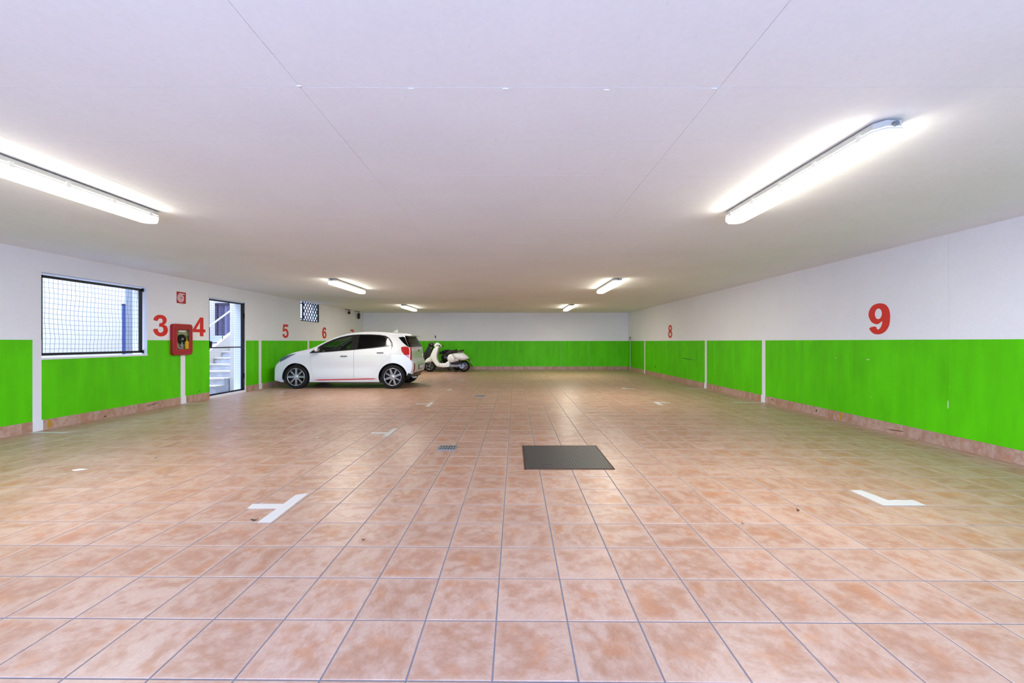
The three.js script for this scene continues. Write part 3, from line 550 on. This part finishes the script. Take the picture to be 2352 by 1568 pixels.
// ---------------------------------------------------------------- small fittings
{
  const p = thing('water_tap', 'slim white pipe with a tap in the far right corner', 'tap', [XR - 0.045, 0, DB - 0.42]);
  mesh('pipe', rod(V(0, 0, 0), V(0, 1.26, 0), 0.013, 10), std(0xb9c4b0, 0.6), p);
  mesh('tap_body', merge([rod(V(0, 1.25, 0), V(0, 1.33, 0), 0.022, 12), rod(V(0, 1.28, 0), V(-0.07, 1.27, 0.03), 0.012, 10), rod(V(-0.07, 1.275, 0.03), V(-0.075, 1.22, 0.032), 0.013, 10)]), M.zinc, p);
  mesh('tap_handle', softBox(0.12, 0.022, 0.03, 0.008, -0.01, 1.35, 0), std(0x4a3b36, 0.6), p);
  const fit = (x, d, drop, label) => {
    const t = thing('ceiling_spotlight', label, 'spotlight', [x, HC, d]);
    mesh('bracket', softBox(0.05, 0.014, 0.42, 0.004, 0, -0.007, 0.12), M.blackMetal, t);
    mesh('stem', rod(V(0, -0.01, 0), V(0, -0.06, 0), 0.012, 8), M.blackMetal, t);
    mesh('lamp_body', new THREE.LatheGeometry([[0.001, -0.06], [0.045, -0.07], [0.052, -0.1], [0.05, -drop + 0.04], [0.035, -drop + 0.01], [0.001, -drop]].map(([a, b]) => new THREE.Vector2(a, b)), 18), M.blackPlastic, t);
  };
  fit(XL + 0.09, 15.05, 0.17, 'short black unlit spotlight under the ceiling in the far left corner');
  fit(XL + 0.09, 16.0, 0.30, 'longer black unlit spotlight hanging nearest the far left corner');
}

// ---------------------------------------------------------------- the white hatchback, nose to the left wall
// Own axes: x runs from the front axle (0) to the rear, y up, z towards the viewer.
{
  const car = thing('hatchback_car', 'small white five-door hatchback parked nose to the left wall', 'car', [-5.385, 0, 10.69]);
  const paint = new THREE.MeshPhysicalMaterial({ color: 0xdddddb, roughness: 0.32, clearcoat: 1, clearcoatRoughness: 0.04 });
  const trim = std(0x0e0f12, 0.3), dark = std(0x09090a, 0.8), cloth = std(0x1d1e22, 0.9), lampRed = new THREE.MeshPhysicalMaterial({ color: 0xb3060a, roughness: 0.12, clearcoat: 1 }), lampClear = new THREE.MeshPhysicalMaterial({ color: 0x59606c, roughness: 0.12, clearcoat: 1 }), silver = std(0xc9ccd0, 0.25, 0.9);
  const clearGlass = new THREE.MeshPhysicalMaterial({ color: 0x9fb0a8, transmission: 1, roughness: 0.02, thickness: 0, ior: 1.45 });
  const tinted = new THREE.MeshPhysicalMaterial({ color: 0x060607, roughness: 0.2, specularIntensity: 0.25 });
  // half width of the body at (u, y)
  const W = (u, y) => {
    const plan = 0.79 - 0.10 * smooth(0.1, -0.75, u) ** 1.3 - 0.11 * smooth(2.2, 3.15, u) ** 1.2;
    const h = Math.max(0, y - 0.84), low = Math.max(0, 0.34 - y), waist = 0.016 * Math.exp(-(((y - 0.52) / 0.12) ** 2)) * smooth(0.3, 0.6, u) * smooth(2.1, 1.8, u);
    return plan - 0.2 * h - 0.48 * h * h - 1.0 * low * low - waist;
  };
  // centre line seen from the side: [u, y, how far the edge drops in from the middle]
  const C = [[-0.54, 0.15, 0.045], [-0.625, 0.185, 0.085], [-0.63, 0.34, 0.10], [-0.62, 0.52, 0.10], [-0.55, 0.66, 0.10], [-0.43, 0.775, 0.085], [-0.28, 0.848, 0.06], [-0.08, 0.92, 0.045], [0.20, 0.985, 0.04], [0.38, 1.035, 0.04],
    [0.62, 1.165, 0.045], [0.90, 1.305, 0.045], [1.18, 1.395, 0.04], [1.5, 1.435, 0.038], [1.85, 1.445, 0.038], [2.2, 1.43, 0.038], [2.45, 1.397, 0.04], [2.68, 1.352, 0.05], [2.745, 1.24, 0.055], [2.845, 1.05, 0.055],
    [2.872, 0.98, 0.065], [2.885, 0.86, 0.07], [2.885, 0.74, 0.075], [2.925, 0.66, 0.09], [2.94, 0.52, 0.10], [2.915, 0.40, 0.11], [2.83, 0.27, 0.10]];
  const curve = new THREE.CatmullRomCurve3(C.map(([a, b]) => V(a, b, 0)), false, 'centripetal'), last = C.length - 1;
  const mid = (t) => curve.getPoint(clamp(t / last));
  const drop = (t) => { const i = Math.min(last - 1, Math.floor(t)); return lerp(C[i][2], C[i + 1][2], t - i); };
  const out = (t) => { const a = mid(Math.max(0, t - 0.03)), b = mid(Math.min(last, t + 0.03)); return V(-(b.y - a.y), b.x - a.x, 0).normalize(); };
  const rim = (t) => mid(t).addScaledVector(out(t), -drop(t));
  const A = 3.4, over = (t, s, off = 0) => { const q = rim(t), k = drop(t) * (1 - (1 - Math.abs(s) ** A) ** (1 / A)), n = out(t); return mid(t).addScaledVector(n, off - k).setZ(s * (W(q.x, q.y) + off * Math.abs(s) ** 6)); };
  function sheet(t0, t1, s0, s1, nt, ns, off = 0) {                // part of the skin that runs over the car from side to side
    const pos = [], idx = [], e = (v) => Math.sin(v * Math.PI / 2);
    const a0 = Math.asin(clamp(s0, -1, 1)) * 2 / Math.PI, a1 = Math.asin(clamp(s1, -1, 1)) * 2 / Math.PI;
    for (let i = 0; i <= nt; i++) for (let j = 0; j <= ns; j++) { const p = over(lerp(t0, t1, i / nt), e(lerp(a0, a1, j / ns)), off); pos.push(p.x, p.y, p.z); }
    for (let i = 0; i < nt; i++) for (let j = 0; j < ns; j++) { const k = i * (ns + 1) + j; idx.push(k, k + 1, k + ns + 1, k + 1, k + ns + 2, k + ns + 1); }
    const g = new THREE.BufferGeometry(); g.setAttribute('position', new THREE.Float32BufferAttribute(pos, 3)); g.setIndex(idx); g.computeVertexNormals();
    return g;
  }
  function flank(shape, side, off = 0, max = 0.08) {               // part of the side skin, drawn in side view
    const g = new TessellateModifier(Math.min(max, 0.045), 22).modify(new THREE.ShapeGeometry(shape, 10).toNonIndexed()), p = g.attributes.position, n = new Float32Array(p.count * 3), e = 0.004;
    for (let i = 0; i < p.count; i++) {
      const x = p.getX(i), y = p.getY(i), v = V(-(W(x + e, y) - W(x - e, y)) / (2 * e), -(W(x, y + e) - W(x, y - e)) / (2 * e), 1).normalize();
      p.setZ(i, side * (W(x, y) + off)); n.set([v.x, v.y, v.z * side], 3 * i);
    }
    g.deleteAttribute('uv'); g.setAttribute('normal', new THREE.BufferAttribute(n, 3));
    if (side < 0) { const a = p.array; for (let i = 0; i < a.length; i += 9) for (let k = 0; k < 3; k++) { [a[i + k], a[i + 3 + k]] = [a[i + 3 + k], a[i + k]]; [n[i + k], n[i + 3 + k]] = [n[i + 3 + k], n[i + k]]; } }
    return g;
  }
  const arc = (cx, cy, r, a0, a1, n = 20) => Array.from({ length: n + 1 }, (_, i) => { const a = lerp(a0, a1, i / n); return [cx + r * Math.cos(a), cy + r * Math.sin(a)]; });
  const AX = 2.41, WY = 0.292, AR = 0.35;
  const rimPts = Array.from({ length: 105 }, (_, i) => { const q = rim(i / 104 * last); return [q.x, q.y]; });
  const sill = 0.165, aEnd = Math.asin((sill - WY) / AR);
  const under = [[2.755, 0.262], ...arc(AX, WY, AR, -0.1, Math.PI - aEnd), ...arc(0, WY, AR, aEnd, Math.PI + 0.36), [-0.40, 0.155]];
  const belt = [[0.315, 0.885], [0.87, 0.925], [1.44, 0.972], [2.0, 1.025], [2.36, 1.068]];
  const above = [[2.395, 1.10], [2.375, 1.155], [2.32, 1.225], [2.255, 1.285], [2.17, 1.325], [2.02, 1.347], [1.78, 1.36], [1.54, 1.36], [1.35, 1.35], [1.21, 1.33], [1.04, 1.29], [0.87, 1.228], [0.72, 1.155], [0.587, 1.075], [0.44, 0.975]];
  const frontEdge = [[0.36, 0.842], [0.372, 0.70], [0.386, 0.53], [0.41, 0.38], [0.45, 0.272]], rearEdge = [[1.86, 0.272], [1.93, 0.345], [2.04, 0.48], [2.165, 0.645], [2.29, 0.75], [2.36, 0.84], [2.372, 0.95]];
  const hole = [...frontEdge, ...rearEdge, ...above, [0.335, 0.893]];
  const sideShape = () => { const s = outline([...rimPts, ...under]); const h = new THREE.Path(); h.setFromPoints(hole.map(([x, y]) => new THREE.Vector2(x, y))); s.holes.push(h); return s; };
  const inset = (pts, k) => { const n = pts.length, cx = pts.reduce((s, p) => s + p[0], 0) / n, cy = pts.reduce((s, p) => s + p[1], 0) / n; return pts.map(([x, y]) => { const l = Math.hypot(x - cx, y - cy); return [x - (x - cx) / l * k, y - (y - cy) / l * k]; }); };
  const beltY = (u) => { for (let i = 0; i < belt.length - 1; i++) if (u <= belt[i + 1][0]) return lerp(belt[i][1], belt[i + 1][1], (u - belt[i][0]) / (belt[i + 1][0] - belt[i][0])); return belt[4][1]; };
  const B = 1.445, bl = (list) => list.map((u) => [u, beltY(u) - 0.004]);
  const doorF = inset([...frontEdge, [B - 0.001, 0.272], [B - 0.001, beltY(B) - 0.004], ...bl([1.1, 0.7]), [0.335, 0.885]], 0.002);
  const doorR = inset([[B + 0.001, 0.272], ...rearEdge, [2.372, 1.064], ...bl([2.2, 1.9, 1.6]), [B + 0.001, beltY(B) - 0.004]], 0.002);
  const greenhouse = [...bl([0.335, 0.7, 1.1, 1.6, 1.9, 2.2, 2.37]).map(([x, y]) => [x, y + 0.006]), ...above];
  const glassF = [[0.62, 0.93], [0.9, 0.95], [1.33, 0.99], [1.35, 1.005], [1.355, 1.315], [1.22, 1.29], [1.05, 1.245], [0.88, 1.18], [0.74, 1.10], [0.64, 1.03]];
  const glassR = [[1.52, 1.0], [1.9, 1.035], [2.20, 1.065], [2.215, 1.09], [2.19, 1.25], [2.13, 1.305], [2.0, 1.328], [1.7, 1.338], [1.51, 1.338]];
  const quarter = [[2.25, 1.09], [2.34, 1.088], [2.345, 1.115], [2.30, 1.20], [2.24, 1.265], [2.225, 1.22]];
  for (const side of [1, -1]) {
    mesh('side_panel', flank(sideShape(), side), paint, car);
    mesh('dark_gap_backing', flank(outline([...frontEdge, ...rearEdge, [2.372, 1.06], ...bl([2.0, 1.445, 0.87]), [0.335, 0.885]]), side, -0.010, 0.2), std(0x4a4b4e, 0.8), car);  // grey sheet behind the doors, shade of the gaps put in its colour
    const f = mesh('front_door', flank(outline(doorF), side, 0, 0.07), paint, car), r = mesh('rear_door', flank(outline(doorR), side, 0, 0.07), paint, car);
    for (const [d, u] of [[f, 1.20], [r, 2.10]]) mesh('door_handle', softBox(0.17, 0.028, 0.022, 0.01, u, beltY(u) - 0.14, side * (W(u, beltY(u) - 0.14) + 0.008)), std(0x77797e, 0.35, 0.4), d);
    const frame = outline(greenhouse); for (const q of [glassF, glassR]) { const h = new THREE.Path(); h.setFromPoints(q.map(([x, y]) => new THREE.Vector2(x, y))); frame.holes.push(h); }
    mesh('window_frame', flank(frame, side, -0.003, 0.08), trim, car);
    mesh('front_window', flank(outline(glassF), side, -0.007, 0.1), clearGlass, car);
    mesh('rear_window', flank(outline(glassR), side, -0.007, 0.1), tinted, car);
    mesh('quarter_patch', flank(outline(quarter, true), side, 0.002, 0.06), paint, car);  // body-coloured patch in the rear corner of the window frame
    mesh('red_sill_stripe', flank(outline([[0.42, 0.222], [0.6, 0.234], [1.93, 0.262], [2.03, 0.252], [1.9, 0.238], [0.6, 0.208]]), side, 0.004, 0.1), std(0xc8141f, 0.4), car);
    mesh('headlamp', flank(outline([[-0.44, 0.655], [-0.30, 0.715], [-0.14, 0.80], [0.03, 0.88], [-0.12, 0.86], [-0.28, 0.815], [-0.39, 0.765]]), side, 0.004, 0.04), lampClear, car);
    mesh('headlamp_front', sheet(4.05, 5.45, side * 0.70, side * 0.998, 8, 8, 0.005), lampClear, car);
    mesh('tail_lamp', flank(outline([[2.60, 1.025], [2.625, 1.045], [2.70, 1.052], [2.78, 1.035], [2.803, 0.97], [2.812, 0.88], [2.808, 0.755], [2.755, 0.79], [2.68, 0.86], [2.62, 0.94]]), side, 0.006, 0.05), lampRed, car);
    mesh('tail_lamp_rear', sheet(19.2, 22.15, side * 0.93, side * 0.999, 14, 8, 0.006), lampRed, car);
    mesh('rear_reflector', sheet(23.2, 25.0, side * 0.83, side * 0.9, 8, 3, 0.006), std(0x8e1410, 0.25), car);
    mesh('wheel_arch_liner', new THREE.CylinderGeometry(AR + 0.004, AR + 0.004, 0.28, 32, 1, true, 0.44 * Math.PI, 1.12 * Math.PI).rotateX(Math.PI / 2).translate(0, WY, side * 0.62), dark, car);
    mesh('wheel_arch_liner', new THREE.CylinderGeometry(AR + 0.004, AR + 0.004, 0.28, 32, 1, true, 0.44 * Math.PI, 1.12 * Math.PI).rotateX(Math.PI / 2).translate(AX, WY, side * 0.60), dark, car);
    const mir = mesh('door_mirror', soft(new THREE.SphereGeometry(1, 20, 14).scale(0.052, 0.058, 0.08).translate(0.56, 0.985, side * 0.885)), paint, car);
    mesh('mirror_glass', new THREE.CircleGeometry(0.05, 18).scale(1.2, 0.85, 1).rotateY(Math.PI / 2).translate(0.614, 0.985, side * 0.885), silver, mir);
    mesh('mirror_foot', softBox(0.12, 0.06, 0.12, 0.02, 0.55, 0.94, side * 0.80), trim, mir);
  }
  mesh('bonnet', sheet(4.0, 9.0, -1, 1, 40, 34), paint, car);
  mesh('front_bumper', sheet(0, 4.0, -1, 1, 30, 34), paint, car);
  mesh('front_grille', sheet(2.2, 3.2, -0.62, 0.62, 6, 14, 0.004), trim, car);
  mesh('windscreen', sheet(9.05, 12.0, -0.90, 0.90, 24, 24), clearGlass, car);
  for (const s of [1, -1]) mesh('screen_pillar', sheet(9.0, 12.0, s * 0.90, s, 24, 6), paint, car);
  mesh('roof', sheet(12.0, 17.1, -1, 1, 36, 34), paint, car);
  mesh('rear_screen', sheet(17.1, 19.05, -1, 1, 18, 28, 0.001), tinted, car);
  for (const s of [1, -1]) mesh('rear_screen_side', flank(outline([[2.50, 1.285], [2.62, 1.30], [2.655, 1.285], [2.70, 1.20], [2.745, 1.12], [2.79, 1.04], [2.755, 1.05], [2.63, 1.15]]), s, 0.005, 0.06), tinted, car);
  mesh('rear_screen_band', sheet(18.7, 19.12, -0.99, 0.99, 5, 20, 0.004), trim, car);
  const gate = mesh('tailgate', sheet(19.05, 22.6, -1, 1, 26, 34), paint, car);
  mesh('badge', new THREE.CylinderGeometry(1, 1, 0.006, 24).rotateZ(Math.PI / 2).scale(1, 0.028, 0.055).translate(2.882, 0.935, 0), trim, gate);
  mesh('rear_bumper', sheet(22.6, 25.5, -1, 1, 24, 34), paint, car);
  mesh('rear_diffuser', merge([sheet(25.5, 26, -1, 1, 6, 30), sheet(25.1, 25.6, -0.8, 0.8, 6, 20, 0.006)]), trim, car);
  mesh('exhaust_tip', new THREE.CylinderGeometry(0.032, 0.032, 0.12, 14, 1, true).rotateZ(Math.PI / 2).translate(2.87, 0.26, 0.4), silver, car);
  const plate = mesh('number_plate', softBox(0.014, 0.125, 0.50, 0.004, 2.946, 0.515, 0), std(0x25272b, 0.5), car);
  mesh('plate_face', plainBox(0.004, 0.10, 0.46, 2.954, 0.515, 0), std(0xdfe2e6, 0.5), plate);
  // spoiler over the rear screen, aerial fin
  mesh('spoiler', soft(slab(outline([[2.52, 1.378], [2.68, 1.364], [2.80, 1.335], [2.83, 1.316], [2.78, 1.31], [2.65, 1.322]]), 1.04, 0.012)), paint, car);
  mesh('aerial_fin', soft(slab(outline([[2.13, 1.42], [2.33, 1.395], [2.32, 1.492], [2.295, 1.50], [2.23, 1.458]]), 0.035, 0.012)), paint, car);
  // underside and cabin
  mesh('underbody', softBox(2.6, 0.13, 1.42, 0.03, 1.2, 0.205, 0), dark, car);
  mesh('floor_pan', merge([plainBox(1.72, 0.04, 1.36, 1.22, 0.3, 0), plainBox(0.05, 0.5, 1.3, 0.30, 0.55, 0), plainBox(0.5, 0.05, 1.2, 2.55, 0.80, 0), plainBox(0.06, 0.5, 1.25, 2.28, 0.55, 0)]), cloth, car);
  mesh('dashboard', softBox(0.42, 0.24, 1.26, 0.08, 0.58, 0.83, 0), cloth, car);
  for (const z of [0.34, -0.34]) {
    const s = mesh('front_seat', merge([softBox(0.5, 0.18, 0.48, 0.06, 1.15, 0.45, z), softBox(0.16, 0.62, 0.46, 0.06, 0, 0, 0).rotateZ(-0.28).translate(1.43, 0.78, z)]), cloth, car);
    mesh('headrest', softBox(0.09, 0.16, 0.25, 0.04, 1.555, 1.16, z), cloth, s);
  }
  mesh('rear_bench', merge([softBox(0.5, 0.2, 1.2, 0.06, 1.95, 0.48, 0), softBox(0.16, 0.58, 1.2, 0.06, 2.26, 0.8, 0)]), cloth, car);
  mesh('steering_wheel', new THREE.TorusGeometry(0.18, 0.015, 8, 28).rotateY(Math.PI / 2).rotateZ(-0.4).translate(0.86, 0.9, 0.34), trim, car);
  // wheels
  const tyreG = new THREE.LatheGeometry([[0.205, -0.085], [0.222, -0.097], [0.262, -0.1], [0.284, -0.094], [0.294, -0.07], [0.295, 0], [0.294, 0.07], [0.284, 0.094], [0.262, 0.1], [0.222, 0.097], [0.205, 0.085]].map(([a, b]) => new THREE.Vector2(a, b)), 48).rotateX(Math.PI / 2);
  const barrel = new THREE.LatheGeometry([[0.195, -0.08], [0.198, 0.075], [0.214, 0.09], [0.222, 0.088]].map(([a, b]) => new THREE.Vector2(a, b)), 48).rotateX(Math.PI / 2), dish = new THREE.CylinderGeometry(0.2, 0.2, 0.01, 40).rotateX(Math.PI / 2).translate(0, 0, 0.02), ringG = new THREE.TorusGeometry(0.213, 0.008, 8, 48).translate(0, 0, 0.088);
  const spoke = (w) => new THREE.ExtrudeGeometry(outline([[-w, 0.04], [w, 0.04], [w * 0.8, 0.208], [-w * 0.8, 0.208]]), { depth: 0.014, bevelEnabled: true, bevelThickness: 0.004, bevelSize: 0.002, bevelSegments: 2 }).translate(0, 0, 0.062);
  const twin = [0.0085, 0.0055].map((w, k) => [-1, 1].map((e) => spoke(w).translate(e * (k ? 0.011 : 0.0145), 0, k ? -0.006 : 0))), hubG = new THREE.LatheGeometry([[0.001, 0.086], [0.03, 0.085], [0.05, 0.075], [0.055, 0.05]].map(([a, b]) => new THREE.Vector2(a, b)), 24).rotateX(Math.PI / 2);
  [[0, 1, 0.0], [AX, 1, 0.32], [0, -1, 0.2], [AX, -1, 0.1]].forEach(([x, s, turn]) => {
    const w = new THREE.Group(); w.name = 'wheel'; w.position.set(x, 0.295, s * 0.685); w.rotation.y = s > 0 ? 0 : Math.PI; car.add(w);
    mesh('tyre', tyreG, M.rubber, w); mesh('rim_barrel', merge([barrel.clone(), dish.clone()]), dark, w); mesh('rim_edge', ringG, silver, w); mesh('hub', hubG, silver, w);
    for (let k = 0; k < 8; k++) for (const e of [0, 1]) mesh('spoke', twin[k % 2][e], silver, w).rotation.z = turn + k * Math.PI / 4;
  });
}

// ---------------------------------------------------------------- two scooters by the far wall
// Own axes: x from the front axle (0) to the rear, y up, z towards the viewer.
function scooter(at, label, look) {
  const s = thing('motor_scooter', label, 'scooter', at, 'scooters at the far wall');
  const { paint, seat, metal, tyre, chrome } = look, dark = M.blackPlastic;
  const wheel = (x, r, turn) => {
    const w = new THREE.Group(); w.name = 'wheel'; w.position.set(x, r, 0); s.add(w);
    mesh('tyre', new THREE.TorusGeometry(r - 0.052, 0.052, 12, 40), tyre, w);
    mesh('rim', merge([new THREE.TorusGeometry(r - 0.088, 0.014, 8, 36).translate(0, 0, 0.03), new THREE.TorusGeometry(r - 0.088, 0.014, 8, 36).translate(0, 0, -0.03), new THREE.CylinderGeometry(0.04, 0.04, 0.09, 16).rotateX(Math.PI / 2)]), metal, w);
    for (let k = 0; k < 5; k++) mesh('spoke', softBox(0.024, r - 0.10, 0.03, 0.006, 0, (r - 0.10) / 2, 0).rotateZ(turn + k * 2 * Math.PI / 5), metal, w);
  };
  wheel(0, 0.222, 0.35); wheel(1.33, 0.222, 0.1);
  mesh('front_fender', soft(slab(outline([[-0.20, 0.365], [-0.175, 0.43], [-0.12, 0.50], [-0.04, 0.555], [0.06, 0.585], [0.14, 0.56], [0.15, 0.44], [0.11, 0.385], [0.0, 0.372], [-0.10, 0.355]], true), 0.19, 0.07, 5)), paint, s);
  mesh('fork', merge([rod(V(0, 0.222, 0.075), V(0.14, 0.62, 0.075), 0.018), rod(V(0, 0.222, 0.075), V(0, 0.222, -0.03), 0.016)]), metal, s);
  const shield = mesh('leg_shield', soft(slab(outline([[0.03, 0.585], [0.10, 0.73], [0.19, 0.89], [0.25, 0.965], [0.37, 0.955], [0.345, 0.82], [0.312, 0.70], [0.298, 0.58], [0.318, 0.48], [0.36, 0.39], [0.42, 0.345], [0.40, 0.20], [0.33, 0.205], [0.26, 0.25], [0.20, 0.33], [0.12, 0.44]]), 0.40, 0.05, 4)), paint, s);
  mesh('horn_cover', soft(slab(outline([[0.06, 0.62], [0.15, 0.8], [0.21, 0.93], [0.17, 0.92], [0.09, 0.78], [0.035, 0.64]], true), 0.07, 0.02)), paint, shield);
  if (look.fairing) mesh('front_fairing', soft(slab(outline([[0.20, 1.06], [0.08, 0.84], [-0.10, 0.58], [-0.20, 0.44], [-0.10, 0.40], [0.16, 0.46], [0.34, 0.96]]), 0.34, 0.09, 5)), paint, s);
  const head = mesh('headset', soft(slab(outline([[0.17, 0.99], [0.20, 1.07], [0.27, 1.135], [0.33, 1.13], [0.42, 1.06], [0.475, 0.975], [0.40, 0.955], [0.30, 0.935], [0.24, 0.94]], true), 0.24, 0.08, 5)), paint, s);
  mesh('headlight', new THREE.SphereGeometry(0.075, 18, 12).scale(0.4, 1, 1).rotateZ(0.35).translate(0.185, 1.035, 0), chrome, head);
  for (const z of [1, -1]) {
    mesh('handlebar_grip', rod(V(0.37, 1.03, z * 0.10), V(0.455, 1.0, z * 0.34), 0.022, 10), dark, s);
    mesh('brake_lever', rod(V(0.33, 1.04, z * 0.14), V(0.36, 0.985, z * 0.33), 0.008, 8), metal, s);
    if (look.mirror !== z) continue;
    const m = mesh('mirror_stalk', rod(V(0.29, 1.11, z * 0.11), V(0.18, 1.33, z * 0.22), 0.007, 8), chrome, s);
    mesh('mirror', new THREE.SphereGeometry(0.055, 16, 10).scale(0.35, 1, 1).rotateZ(0.2).translate(0.17, 1.365, z * 0.23), dark, m);
  }
  mesh('floorboard', soft(slab(outline([[0.36, 0.20], [0.38, 0.35], [0.50, 0.335], [0.62, 0.345], [0.72, 0.42], [0.78, 0.40], [0.80, 0.25], [0.76, 0.19], [0.55, 0.18]]), 0.34, 0.03)), paint, s);
  const cowl = mesh('rear_body', soft(slab(outline([[0.70, 0.36], [0.72, 0.50], [0.70, 0.60], [0.76, 0.67], [0.88, 0.715], [1.05, 0.74], [1.30, 0.755], [1.36, 0.70], [1.45, 0.63], [1.535, 0.55], [1.49, 0.50], [1.30, 0.455], [1.10, 0.41], [0.90, 0.35], [0.80, 0.34]]), 0.30, 0.10, 6)), paint, s);
  for (const z of [1, -1]) {
    mesh('side_bulge', new THREE.SphereGeometry(1, 26, 16).scale(0.165, 0.165, 0.07).translate(0.86, 0.535, z * 0.125), paint, cowl);
    mesh('side_cover', new THREE.SphereGeometry(1, 26, 16).scale(0.25, 0.125, 0.075).rotateZ(-0.16).translate(1.22, 0.585, z * 0.125), paint, cowl);
    mesh('cover_gap', rod(V(0.895, 0.70, z * 0.166), V(1.01, 0.52, z * 0.196), 0.006, 6), dark, cowl);
  }
  const se = mesh('seat', soft(slab(outline([[0.60, 0.70], [0.66, 0.76], [0.74, 0.81], [0.86, 0.845], [0.96, 0.845], [1.08, 0.815], [1.20, 0.835], [1.31, 0.862], [1.325, 0.825], [1.29, 0.76], [1.05, 0.745], [0.90, 0.725], [0.77, 0.675], [0.66, 0.665]]), 0.27, 0.05, 4)), seat, s);
  mesh('grab_rail', tube([V(1.10, 0.765, 0.13), V(1.22, 0.775, 0.155), V(1.33, 0.79, 0.1), V(1.35, 0.795, 0), V(1.33, 0.79, -0.1), V(1.22, 0.775, -0.155), V(1.10, 0.765, -0.13)], 0.009, 30, 8), chrome, se);
  mesh('tail_light', softBox(0.04, 0.06, 0.11, 0.012, 1.50, 0.565, 0), std(0x9c0f10, 0.25), s);
  for (const z of [1, -1]) mesh('indicator', softBox(0.05, 0.035, 0.04, 0.012, 1.46, 0.46, z * 0.11), std(0xd0762a, 0.3), s);
  const flap = mesh('mudguard', merge([softBox(0.02, 0.30, 0.16, 0.006, 0, 0, 0).rotateZ(0.42).translate(1.59, 0.35, 0), softBox(0.22, 0.02, 0.08, 0.006, 0, 0, 0).rotateZ(-0.4).translate(1.48, 0.47, 0)]), dark, s);
  mesh('number_plate', softBox(0.006, 0.17, 0.17, 0.002, 0, 0, 0).rotateZ(0.42).translate(1.605, 0.37, 0), std(0xd7dade, 0.5), flap);
  mesh('engine', merge([softBox(0.52, 0.10, 0.12, 0.035, 0, 0, 0).rotateZ(0.05).translate(1.03, 0.235, 0.10), new THREE.CylinderGeometry(0.10, 0.10, 0.10, 24).rotateX(Math.PI / 2).translate(1.25, 0.235, 0.10), softBox(0.2, 0.14, 0.2, 0.03, 0.86, 0.30, 0)]), metal, s);
  mesh('engine_cover', softBox(0.5, 0.12, 0.2, 0.03, 1.05, 0.33, 0), dark, s);
  mesh('silencer', soft(new THREE.CapsuleGeometry(0.06, 0.3, 6, 16).rotateZ(Math.PI / 2 + 0.12).translate(1.30, 0.25, -0.15)), metal, s);
  mesh('shock_absorber', rod(V(1.26, 0.28, 0.15), V(1.16, 0.48, 0.14), 0.028, 10), dark, s);
  mesh('stand', merge([rod(V(0.92, 0.20, 0.10), V(1.02, 0.008, 0.15), 0.011), rod(V(0.92, 0.20, -0.10), V(1.02, 0.008, -0.15), 0.011), rod(V(1.02, 0.010, 0.15), V(1.02, 0.010, -0.15), 0.010)]), dark, s);
  return s;
}
scooter([-3.19, 0, 15.45], 'cream white motor scooter with brown seat near the far wall', { paint: new THREE.MeshPhysicalMaterial({ color: 0xf4f4f2, roughness: 0.35, clearcoat: 1, clearcoatRoughness: 0.06 }), mirror: -1, seat: std(0x24110d, 0.6), metal: std(0x8a8a90, 0.35, 0.7), tyre: M.rubber, chrome: std(0xc4c7cb, 0.15, 1) });
scooter([-3.56, 0, 16.2], 'black motor scooter half hidden behind the white scooter', { fairing: true, paint: new THREE.MeshPhysicalMaterial({ color: 0x08080a, roughness: 0.35, clearcoat: 1 }), seat: std(0x0a0a0b, 0.7), metal: std(0x1a1a1d, 0.5, 0.4), tyre: M.rubber, chrome: std(0x55585c, 0.3, 0.8) });

scene.traverse((o) => { if (o.isMesh) { o.castShadow = true; o.receiveShadow = true; } });
renderer.render(scene, camera);
